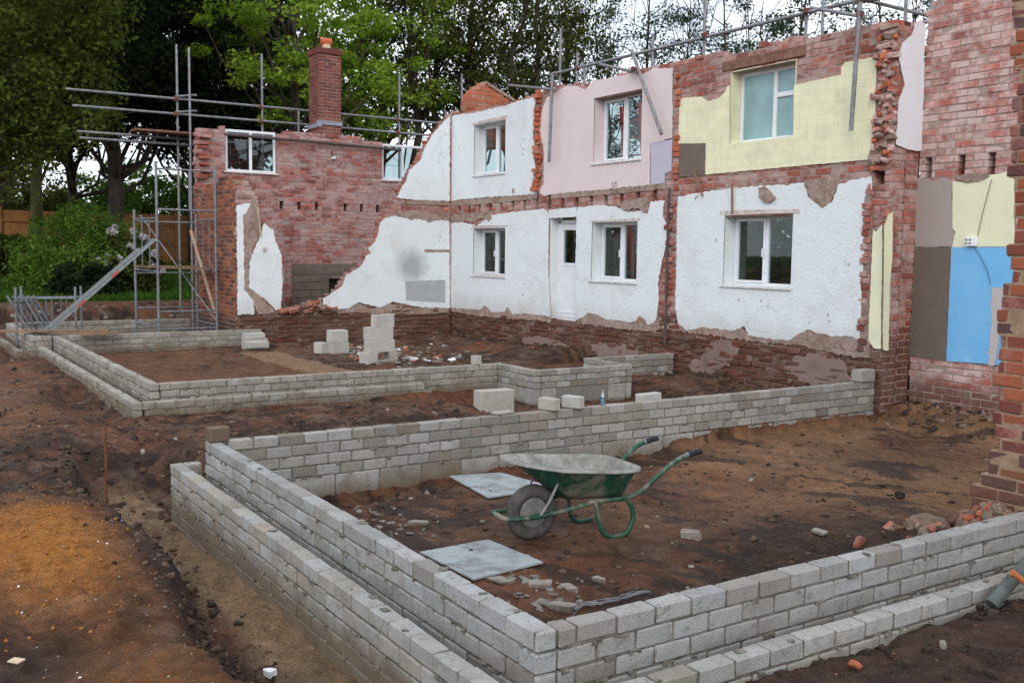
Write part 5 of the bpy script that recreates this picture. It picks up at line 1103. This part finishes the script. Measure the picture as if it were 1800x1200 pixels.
# ================================================================== scaffold tower, loose frames
tw = thing('scaffold_tower', 'grey steel scaffold tower in front of the orange brick wall', 'scaffold tower')
X0, X1 = -20.3, -21.7
Y0, Y1 = at(277, 450, 'x', X0)[1], at(380, 450, 'x', X0)[1]
posts = [(X0, Y0, 3.76), (X0, Y1, 3.74), (X1, Y0-.12, 2.86), (X1, Y1-.0, 2.80)]
for (x, y, zt) in posts: mb = MB(); mb.tube([(x, y, -.02), (x, y, zt)], .027, 10); mb.build('post', M['galv'], tw)
def trail(a, b, r=.018, name='rail', mat='galv', par=tw): mb = MB(); mb.tube([a, b], r, 8); return mb.build(name, M[mat], par)
for z in (3.62, 2.83, .82, .45+.02): trail((X0, Y0, z), (X0, Y1, z))
for z in (.82, 2.62, 1.55): trail((X1, posts[2][1], z), (X1, Y1, z))
for y_, yb in ((Y0, posts[2][1]), (Y1, Y1)):
    for z in (2.66, .52, 1.62, .1): trail((X0, y_, z), (X1, yb, z))
    for k in (.33, .66):
        x_ = X0+(X1-X0)*k; y2 = y_+(yb-y_)*k; trail((x_, y2, .1), (x_, y2, .52), .011, 'stay'); trail((x_, y2, 1.62), (x_, y2, 2.66), .011, 'stay')
trail((X0, Y0+.55*(Y1-Y0), 3.62), (X0, Y0+.55*(Y1-Y0), 2.83), .014, 'stay')
trail((X0, Y0, 2.6), (X1, Y1, 1.1), .012, 'brace'); trail((X1, Y0, 2.75), (X0, Y1, .6), .012, 'brace')
plank((X0-.35, Y0-.35, 1.70), (X0-.35, Y1+.25, 1.66), .23, .038, 'brown plank laid across the scaffold tower'); plank((X1+.45, Y0-.2, 1.695), (X1+.45, Y1+.4, 1.69), .23, .038, 'second brown plank across the back of the scaffold tower')
mb = MB(); mb.bar((X1+.3, Y0+.95, 2.45), (X0-.3, Y1+.05, .75), .05, .03); tag(mb.build('timber_prop', M['timber_pale']), 'pale timber batten leaning inside the scaffold tower', 'batten')
def frame_thing(label, a, b, h, lean=(0, 0), n=3):
    t = thing('scaffold_section', label, 'scaffold frame', 'loose scaffold frames'); a = np.array(a, float); b = np.array(b, float); L3 = np.array([lean[0], lean[1], 0.])
    for q in (a, b): mb = MB(); mb.tube([q, q+np.array([0, 0, h])+L3*h], .024, 8); mb.build('post', M['galv'], t)
    for z in (.3, h-.22): mb = MB(); mb.tube([a+L3*z+(0, 0, z), b+L3*z+(0, 0, z)], .018, 8); mb.build('rail', M['galv'], t)
    for k in range(1, n+1):
        q = a+(b-a)*k/(n+1.0); mb = MB(); mb.tube([q+L3*.3+(0, 0, .3), q+L3*(h-.22)+(0, 0, h-.22)], .011, 6); mb.build('stay', M['galv'], t)
fy0 = at(28, 540, 'x', -20.9)[1]; fy1 = at(133, 540, 'x', -20.9)[1]
frame_thing('upright scaffold frame nearest the ladder foot', (-20.9, fy0, 0), (-20.9, fy1, 0), 1.3)
fy0 = at(38, 540, 'x', -21.15)[1]; fy1 = at(143, 540, 'x', -21.15)[1]
frame_thing('upright scaffold frame behind the first one at the ladder foot', (-21.15, fy0, 0), (-21.15, fy1, 0), 1.31)
for i, dx in enumerate((0, .14, .26)):
    q0 = at(52+8*i, 585, 'x', -20.4-dx); q1 = at(12+10*i, 520, 'x', -20.4-dx); dv = (q1-q0)
    t = thing('scaffold_section', ['leaning scaffold frame at the left edge, front of three', 'leaning scaffold frame at the left edge, middle of three', 'leaning scaffold frame at the left edge, back of three'][i], 'scaffold frame', 'loose scaffold frames')
    q0 = q0-dv*.55
    for off_ in (0, .28):
        mb = MB(); mb.tube([q0+(off_*-.6, off_, 0), q1+(off_*-.6, off_, 0)], .022, 8); mb.build('post', M['galv'], t)
    for k in (.1, .5, .9): mb = MB(); c = q0+(q1-q0)*k; mb.tube([c, c+(-.168, .28, 0)], .014, 8); mb.build('rail', M['galv'], t)

# ------------------------------------------------------------------ tube scaffold behind the gable wall
sg = thing('tube_scaffold', 'tube scaffold of poles and rails behind the chimney wall', 'scaffolding')
def trl(x0_, y0_, x1_, y1_, ax, v, name='rail', r=.026, par=None, v1=None): 
    a = at(x0_, y0_, ax, v); b = at(x1_, y1_, ax, v if v1 is None else v1); mb = MB(); mb.tube([a, b], r, 8); return mb.build(name, M['steel'], par)
XS = -22.9
def zr(pts, z): return [(XS, p, z) for p in pts]
for z, ya, yb in ((5.36, 3.65, 12.9), (5.03, 3.78, 12.6)): mb = MB(); mb.tube([(XS, ya, z), (XS, (ya+yb)/2, z+.01), (XS, yb, z)], .026, 8); mb.build('rail', M['steel'], sg)
for z, ya, yb in ((4.50, 3.85, 7.2), (4.37, 3.9, 7.0)): mb = MB(); mb.tube([(XS+.0, ya, z), (XS+.0, yb, z)], .026, 8); mb.build('rail', M['steel'], sg)
for px_, py_, xx in ((310, 78, XS-.05), (332, 84, -22.5), (460, 95, XS-.05), (702, 130, XS-.05), (812, 130, XS-.05)):
    q = at(px_, py_, 'x', xx); mb = MB(); mb.tube([(xx, q[1], .7 if xx != -22.5 else -.1), (xx, q[1], q[2])], .026, 8); mb.build('standard', M['steel'], sg)
for z in (5.42, 5.08):
    y_ = at(310, 200, 'x', XS)[1]; mb = MB(); mb.tube([(XS-.05, y_, z), (-22.45, y_+.32, z)], .024, 8); mb.build('transom', M['steel'], sg)
for px_ in (525, 783):
    q = at(px_, 232, 'x', XS-.6); mb = MB(); mb.tube([(XS-.6, q[1], 1), (XS-.6, q[1], q[2]+.55)], .026, 8); mb.build('standard', M['steel'], sg)
for yy_ in (5.91, 7.83, 11.35):
    for z in (5.36, 5.03): mb = MB(); mb.box((XS-.02, yy_, z), (.05, .045, .045), ch=.012, jit=.008); mb.build('coupler', M['rusty'], sg)
plank((XS+.25, 4.95, 4.60), (XS+.25, 6.5, 4.60), .24, .04, 'scaffold board beside the left end of the gable wall', 'timber_dark'); plank((XS-.02, 4.95, 4.602), (XS-.02, 6.7, 4.60), .24, .04, 'second scaffold board beside the left end of the gable wall', 'timber_dark')
# ------------------------------------------------------------------ tube scaffold along the long wall
sf = thing('tube_scaffold', 'tube scaffold with hanging poles along the top of the long wall', 'scaffolding')
YS = 11.75
def tb(a, b, name, r=.026): mb = MB(); mb.tube([a, b], r, 10); return mb.build(name, M['steel'], sf)
zl = 5.66
tb((-16.9, YS, zl), (-6.6, YS, zl-.02), 'ledger', .028)
tb((-16.0, YS+1.0, zl-.25), (-8.5, YS+1.0, zl-.25), 'ledger'); 
for px_, ytop in ((1240, -40), (985, 50), (1417, 20), (1600-5, -60)):
    q = at(px_, ytop, 'y', YS+.04); tb((q[0], YS+.05, .6), (q[0], YS+.05, min(q[2], 7.2)), 'standard')
for px_, ytop in ((1015, 92), (1028, 118), (1148, 60), (1448, -10), (1640, -40)):
    q = at(px_, ytop, 'y', YS+1.04); tb((q[0], YS+1.04, .6), (q[0], YS+1.04, q[2]), 'standard')
for (a_, b_) in (((1037, 110), (1117, 127)), ((1425, 14), (1520, 30)), ((895, 150), (975, 158))):
    a = at(*a_, 'y', YS+.3); b = at(*b_, 'y', YF-.15); tb(a, b, 'transom')
YH = YF-.17
for (a_, b_) in (((971, 132), (965, 285)), ((1512, 4), (1496, 230)), ((1110, 88), (1163, 236))):
    tb(at(*a_, 'y', YH), at(*b_, 'y', YH), 'hanging_pole', .03)
for (a_, b_) in (((1488, -8), (1640, 30)), ((1500, 6), (1700, -30))):
    a = at(*a_, 'y', YS); b = at(*b_, 'y', YS+.6); tb(a, b, 'rail')
for (x_, y_, yy) in ((971, 150, YH+.03), (1114, 122, YH+.03), (1512, 26, YH+.03), (1240, 62, YS), (1418, 20, YS), (1015, 120, YS)):
    q = at(x_, y_, 'y', yy); mb = MB(); mb.box(q, (.045, .045, .04), ch=.012, jit=.006); mb.build('coupler', M['rusty'], sf)
# red propping seen through the windows
mb = MB(); mb.bar((-16.2, 13.6, .8), (-16.9, 13.7, 5.2), .10, .06); mb.bar((-15.6, 13.6, .8), (-16.3, 13.7, 5.2), .10, .06)
for k in range(12): mb.bar((-16.2-.7*k/12, 13.62, .9+k*.36), (-15.6-.7*k/12, 13.62, .9+k*.36), .03, .03)
tag(mb.build('red_ladder', M['red']), 'red ladder leaning outside, seen through the pink room window', 'ladder')

# ================================================================== fence, car, shrubs, trees
fn = thing('wooden_fence', 'orange brown wooden fence across the back of the garden', 'fence')
for i in range(13):
    y0 = 2.0+i*2.0; mb = MB(); zf = 1.25
    for k in range(13): mb.box((-39+.01*(k % 2), y0+.077+k*.153, zf+1.05), (.01, .078, 1.0), jit=.004)
    mb.build('panel', M['fence_wood'], fn); mb = MB(); mb.box((-38.95, y0-.02, zf+1.05), (.05, .05, 1.1)); mb.build('post', M['fence_wood'], fn)
mb = MB(); 
for z in (1.6, 2.3, 2.95): mb.box((-38.95, 15, z), (.03, 13, .045))
mb.build('rail', M['fence_wood'], fn)
car = thing('parked_car', 'dark parked car cut off by the left edge of the photo', 'car')
cy, cx = 4.35, -34.0
prof = [(-2.1, .35), (-2.15, .75), (-1.9, .95), (-1.0, 1.02), (-.45, 1.42), (.9, 1.46), (1.6, 1.05), (2.1, .95), (2.15, .4)]
cyo = at(-62, 440, 'x', cx)[1]; zc_ = 1.1
mb = MB(); V = []; 
for s, w__ in ((-1, .82), (1, .82)):
    for y, z in prof: V.append((cx+s*(w__ if z < 1.1 else .62), cyo-y*.55, zc_+z))
n = len(prof); F = [list(range(n))[::-1], list(range(n, 2*n))]
for i in range(n): F.append([i, (i+1) % n, n+(i+1) % n, n+i])
mb.add(V, F); mb.build('body', M['car_paint'], car)
mb = MB(); mb.add([(cx+.60, cyo+.57, zc_+1.05), (cx-.60, cyo+.57, zc_+1.05), (cx-.55, cyo+.27, zc_+1.40), (cx+.55, cyo+.27, zc_+1.40)], [[0, 1, 2, 3]]); 
mb.add([(cx+.83, cyo+.45, zc_+1.04), (cx+.83, cyo-.75, zc_+1.04), (cx+.64, cyo-.55, zc_+1.40), (cx+.64, cyo+.22, zc_+1.40)], [[0, 1, 2, 3]]); mb.build('windscreen', M['windscreen'], car)
for y in (-.72, .72):
    mb = MB(); mb.tube([(cx+.70, cyo+y, zc_+.33), (cx+.86, cyo+y, zc_+.33)], .32, 20); mb.build('wheel', M['rubber'], car)

def leaf_cloud(centres, radii, n_per, size, g, squash=.7, colspread=.5, droop=0):
    """many leaf-sized quads spread round cluster centres"""
    K = len(centres); cid = np.repeat(np.arange(K), n_per); n = len(cid)
    d = g.normal(size=(n, 3)); d /= np.linalg.norm(d, axis=1)[:, None]; r = g.random(n)**.45
    P = centres[cid]+d*r[:, None]*radii[cid][:, None]*np.array([1, 1, squash]); P[:, 2] -= droop*r*radii[cid]
    s = size*(.55+.9*g.random(n))
    nrm = d*.6+g.normal(size=(n, 3))*.7+np.array([0, 0, .5]); nrm /= np.linalg.norm(nrm, axis=1)[:, None]
    a = np.cross(nrm, g.normal(size=(n, 3))); a /= np.linalg.norm(a, axis=1)[:, None]; b = np.cross(nrm, a)
    q = np.stack([P-a*s[:, None], P-b*s[:, None]*.5+nrm*s[:, None]*.12, P+a*s[:, None], P+b*s[:, None]*.5+nrm*s[:, None]*.12], 1).reshape(-1, 3)
    cc = g.random(K); col = np.clip(cc[cid]*.55+g.random(n)*.45, 0, 1)**1.3
    return q, np.repeat(np.stack([col, col, col], 1), 4, 0)
def mesh_quads(name, V, C, mat):
    n = len(V)//4; me = bpy.data.meshes.new(name); me.vertices.add(len(V)); me.vertices.foreach_set('co', V.ravel()); me.loops.add(n*4); me.loops.foreach_set('vertex_index', np.arange(n*4))
    me.polygons.add(n); me.polygons.foreach_set('loop_start', np.arange(n)*4); me.polygons.foreach_set('loop_total', np.full(n, 4)); me.update(calc_edges=True)
    a_ = me.color_attributes.new('bc', 'FLOAT_COLOR', 'POINT'); a_.data.foreach_set('color', np.concatenate([C, np.ones((len(C), 1))], 1).ravel()); me.materials.append(mat); return me
def crown_and_trunk(seed, H, crown, nclu, nper, lsize, lrad, matl, mat_b, lean=0, trunk_r=.22, nlimb=26, squash=.7, shell=.35, droop=0, stems=1):
    """crown: list of ellipsoids (cx,cy,cz,rx,ry,rz) in tree space"""
    g = np.random.default_rng(seed); cen = []
    vol = np.array([c[3]*c[4]*c[5] for c in crown]); pr_ = vol/vol.sum()
    while len(cen) < nclu:
        c = crown[g.choice(len(crown), p=pr_)]; d = g.normal(size=3); d /= np.linalg.norm(d); r = shell+(1-shell)*g.random()**.6
        cen.append((c[0]+d[0]*r*c[3], c[1]+d[1]*r*c[4], c[2]+d[2]*r*c[5]))
    cen = np.array(cen); rad = lrad*(.6+.8*g.random(nclu))
    V, C = leaf_cloud(cen, rad, nper, lsize, g, squash, droop=droop)
    cm = mesh_quads('crown', V, C, matl)
    mb = MB()
    for s in range(stems):
        ox, oy = ((s-(stems-1)/2)*.7, g.normal()*.3) if stems > 1 else (0, 0); lx = lean+(g.normal()*.5 if stems > 1 else 0)
        n = 9; tp = [np.array([ox+lx*(i/n)**1.5+.12*g.normal()*(i > 0), oy+.12*g.normal()*(i > 0), H*.88*i/n]) for i in range(n+1)]
        mb.tube(tp, [trunk_r*(1.35 if i == 0 else 1)*(1-.85*i/n)/(stems**.35) for i in range(n+1)], 9)
        for c in cen[g.choice(nclu, min(nclu, nlimb//stems), replace=False)]:
            zt = min(max(c[2]-np.hypot(c[0], c[1])*1.15-.3, H*.18), H*.8); k = zt/(H*.88)*n; i = int(min(k, n-1)); a = tp[i]+(tp[i+1]-tp[i])*(k-i)
            hd = np.hypot(c[0]-a[0], c[1]-a[1]); m1 = a+(c-a)*.35+np.array([0, 0, -.12*hd])+g.normal(size=3)*.15*(.4+.3*hd); m2 = a+(c-a)*.72+np.array([0, 0, .02*hd])+g.normal(size=3)*.12*(.4+.4*hd); r0 = trunk_r*.34*(1-.6*zt/H)
            mb.tube([a, m1, m2, c], [r0, r0*.7, r0*.42, r0*.12], 5)
            for q in range(2):
                e = m2+g.normal(size=3)*.9; mb.tube([m2, (m2+e)/2+g.normal(size=3)*.12, e], [r0*.3, r0*.18, r0*.06], 4)
    return cm, mb, M[mat_b]
def tree(proto, label, px_, dist, rotz, scale, name='tree', zoff=None, cat='tree', group=None):
    d = ray(px_, 445); d = d/np.hypot(d[0], d[1]); x, y = d[0]*dist, d[1]*dist
    t = bpy.data.objects.new(name, None); COL.objects.link(t); tag(t, label, cat, group); t.location = (x, y, float(ground_z(np.array([x]), np.array([y]))[0])-.1 if zoff is None else zoff); t.rotation_euler = (0, 0, rotz)
    t.scale = scale if hasattr(scale, '__len__') else (scale,)*3
    for nm, me_ in proto: o = bpy.data.objects.new(nm, me_); COL.objects.link(o); o.parent = t
    return t
def proto(seed, *a, **k):
    cm, mb, mt = crown_and_trunk(seed, *a, **k); o = mb.build('trunk', mt, smooth=True); me_ = o.data; bpy.data.objects.remove(o); return [('crown', cm), ('trunk', me_)]
# tree kinds: H, crown ellipsoids, clusters, leaves per cluster, leaf size, cluster radius
P_dark = proto(1, 13, [(0, 0, 8.2, 3.6, 3.6, 4.6), (-1.6, .8, 6, 3.0, 2.6, 2.0), (1.5, -.5, 10.5, 2.5, 2.5, 2.5)], 280, 130, .085, .80, M['leaf_dark'], 'bark', trunk_r=.2, nlimb=44)
P_dark2 = proto(2, 13, [(0, 0, 8.6, 3.4, 3.8, 4.2), (1.2, .3, 5.6, 2.2, 2.4, 1.6), (0, 0, 11.5, 2.6, 2.6, 2)], 200, 85, .12, .8, M['leaf_dark'], 'bark', trunk_r=.3, nlimb=60)
P_olive = proto(3, 12, [(0, 0, 7.4, 3.0, 3.0, 4.4), (.3, .5, 4.6, 2.2, 2.2, 1.6)], 270, 190, .062, .72, M['leaf_olive'], 'bark', trunk_r=.13, nlimb=12, droop=.4)
P_maple = proto(4, 13, [(0, 0, 9.2, 3.2, 3.2, 3.6), (.6, .8, 6.8, 2.6, 2.6, 1.7)], 165, 110, .085, .60, M['leaf_maple'], 'bark', trunk_r=.26, nlimb=50, squash=.5)
P_mid = proto(5, 14, [(0, 0, 9.8, 3.0, 3.0, 3.8), (.5, .5, 6.8, 2.0, 2.0, 1.2)], 125, 92, .072, .70, M['leaf_mid'], 'bark', trunk_r=.27, nlimb=30, stems=2)
P_mid2 = proto(6, 14, [(0, 0, 9.6, 2.8, 3.0, 3.9), (-.8, 0, 6.4, 1.6, 1.8, 1.4)], 112, 92, .072, .68, M['leaf_mid'], 'bark', trunk_r=.25, nlimb=28)
P_thin = proto(7, 13, [(0, 0, 8.6, 2.2, 2.2, 4.6)], 42, 120, .065, .60, M['leaf_cool'], 'bark', trunk_r=.15, nlimb=44, shell=.25)
P_thin2 = proto(8, 13, [(0, 0, 8.2, 2.4, 2.4, 4.8)], 38, 125, .065, .62, M['leaf_cool'], 'bark', trunk_r=.15, nlimb=40, shell=.25, stems=2)
tree(P_olive, 'olive green tree overhanging the left edge of the photo', -25, 29, .4, (1.15, 1.15, 1.1))
tree(P_dark2, 'dark tree at the top left corner behind the mossy trunk', 0, 42, 5.1, (1.1, 1.1, 1.05))
t_ = tree(P_dark, 'dark tree with a thick mossy foot left of the green shrub', 66, 35, 1.1, 1.05)
tm = t_.children[1]; tm.data = tm.data.copy(); tm.data.materials[0] = M['bark_mossy']
tree(P_dark2, 'dark tree with forked branches behind the scaffold rails', 205, 38, 2.0, 1.1); tree(P_dark, 'dark tree filling the top left behind the olive tree', 130, 43, 4.4, (1.1, 1.1, 1.15))
tree(P_dark, 'dark broad tree behind the left end of the gable wall', 345, 40, 3.4, 1.1)
tree(P_dark2, 'dark tree just left of the bright maple', 430, 44, .7, 1.1)
tree(P_maple, 'bright green maple behind and left of the chimney', 520, 36, .3, (1.05, 1.05, 1.0))
tree(P_maple, 'bright green maple behind and right of the chimney', 668, 38, 2.1, (1.0, 1.0, .98))
tree(P_mid, 'dark olive tree with twin trunks right of the maples', 755, 38, 1.0, 1.05)
tree(P_mid2, 'dark olive tree behind the torn upper white wall', 830, 40, 2.6, 1.08)
tree(P_mid, 'dark olive tree above the orange brick stump', 905, 39, 4.0, 1.05)
tree(P_mid2, 'olive tree above the left edge of the pink room', 985, 42, 5.0, (.8, .8, 1.05))
thin = ((1062, 43, 'thin airy tree above the pink room, first one right of the dense trees'), (1130, 40, 'thin airy tree above the window of the pink room'), (1200, 44, 'thin airy tree above the seam of the pink and yellow rooms'), (1262, 39, 'thin airy tree directly left of the bathroom window'), (1330, 43, 'thin airy tree above the bathroom window'),
        (1398, 40, 'thin airy tree right of the bathroom window'), (1465, 44, 'thin airy tree above the yellow tiles near the hanging pole'), (1530, 41, 'thin airy tree above the right end of the yellow tiles'), (1600, 45, 'thin airy tree behind the broken brick end'), (1690, 42, 'thin airy tree hidden mostly by the tall end wall'))
for i, (px_, ds, lb) in enumerate(thin): tree(P_thin if i % 2 else P_thin2, lb, px_, ds, i*1.3, .92+.06*(i % 3), group='thin trees behind the long wall')
for i, (px_, ds, lb) in enumerate(((20, 55, 'background tree behind the shrubbery'),)):
    tree(P_dark2 if i > 1 else P_mid2, lb, px_, ds, i*2.2, (1.2, 1.2, .85), group='background trees')
# low hedge and shrubs
def shrub(seed, label, px_, dist, rx, ry, h, matl, n=110, nper=90, ls=.06, name='shrub', zoff=None, fl=0):
    g = np.random.default_rng(seed); cen = []
    while len(cen) < n:
        d = g.normal(size=3); d /= np.linalg.norm(d); d[2] = abs(d[2]); r = .45+.55*g.random()**.5; cen.append((d[0]*rx*r, d[1]*ry*r, .15+d[2]*h*r*.85))
    cen = np.array(cen); V, C = leaf_cloud(cen, (.16*(rx+h)*.5)*(.6+.8*g.random(n)), nper, ls, g, .8); pr_ = [('foliage', mesh_quads('foliage', V, C, M[matl]))]
    mb = MB()
    for c in cen[:14]: mb.tube([(0, 0, 0), c*.5+g.normal(size=3)*.08, c], [.04, .025, .008], 5)
    o = mb.build('stem', M['bark'], smooth=True); pr_.append(('stem', o.data)); bpy.data.objects.remove(o)
    t = tree(pr_, label, px_, dist, 0, 1, name, zoff, 'shrub')
    for k in range(fl):
        a = g.random()*6.28; el = .3+g.random()*1.1; c = (rx*math.cos(a)*math.cos(el)*1.0, ry*math.sin(a)*math.cos(el), .15+h*math.sin(el)*.95)
        V, C = leaf_cloud(np.array([c]), np.array([.10]), 40, .05, g, 1); o = bpy.data.objects.new('flower', mesh_quads('flower', V, C, M['petal'])); COL.objects.link(o); o.parent = t
    return t
shrub(31, 'green and yellow leafed shrub left of the ladder', 142, 30.5, 1.75, 1.9, 2.7, 'leaf_bright', 170, 110, .05)
shrub(32, 'dark rhododendron with white flowers behind the ladder', 215, 30, 1.1, 1.1, 1.85, 'leaf_mid', 110, 90, .06, fl=26)
shrub(33, 'low dark shrub between the parked car and the mossy trunk', 22, 33, .9, .9, 1.5, 'leaf_mid', 80, 80, .06)
shrub(34, 'dark low bush in front of the big green shrub', 150, 28.6, .9, .9, 1.1, 'leaf_dark', 70, 90, .06)
for i, (px_, ds, lb, mt, rr, hh) in enumerate(((250, 47, 'bright green hedge seen through the gap under the dark trees', 'leaf_bright', 3.4, 5.2), (150, 50, 'green hedge behind the fence at the left', 'leaf_mid', 3.5, 4.5), (345, 48, 'green bush behind the fence near the scaffold tower', 'leaf_mid', 3.2, 4.8), (30, 46, 'dark bush behind the fence at the far left', 'leaf_mid', 3.4, 4.2), (560, 46, 'dark bush behind the gable wall', 'leaf_mid', 4, 4.2), (720, 46, 'dark bush seen through the window right of the chimney', 'leaf_mid', 4, 4.0),
        (860, 34, 'garden bush seen through the left ground floor window', 'leaf_mid', 3.4, 3.4), (960, 31, 'garden bush seen through the door glass', 'leaf_mid', 3, 2.6), (1075, 29, 'garden bush seen through the middle ground floor window', 'leaf_mid', 3.6, 3.4), (1200, 28, 'garden bush behind the drain pipe', 'leaf_mid', 3, 2.6), (1340, 23, 'garden bush seen through the large ground floor window', 'leaf_mid', 3.4, 3.2))):
    shrub(50+i, lb, px_, ds, rr, rr, hh, mt, 130, 80, .11)
# grass
g = np.random.default_rng(66); n = 26000
X_ = -26.6-12*g.random(n)**1.3; Y_ = 1.5+(-X_/30)*9*g.random(n); kx = fbm(X_*1.4, Y_*1.4, 5, 71); keep = (X_+(kx-.5)*1.6 < -26.3) & (Y_ > 2.6+(X_ > -30)*.0); X_, Y_ = X_[keep], Y_[keep]; Z_ = ground_h(X_, Y_); n = len(X_)
h_ = .06+.14*g.random(n)**2; a_ = g.random(n)*6.28; wv = .018
B = np.stack([X_, Y_, Z_], 1); sx_ = np.stack([np.cos(a_), np.sin(a_), 0*a_], 1)*wv; tp = B+np.stack([g.normal(size=n)*.04, g.normal(size=n)*.04, h_], 1)
V = np.stack([B-sx_, B+sx_, tp+sx_*.2, tp-sx_*.2], 1).reshape(-1, 3); c0_ = g.random(n); C = np.repeat(np.stack([c0_]*3, 1), 4, 0)
go2 = bpy.data.objects.new('grass', mesh_quads('grass', V, C, M['grass'])); COL.objects.link(go2); tag(go2, 'short green grass under the shrubs beyond the dig', 'grass', kind='stuff')
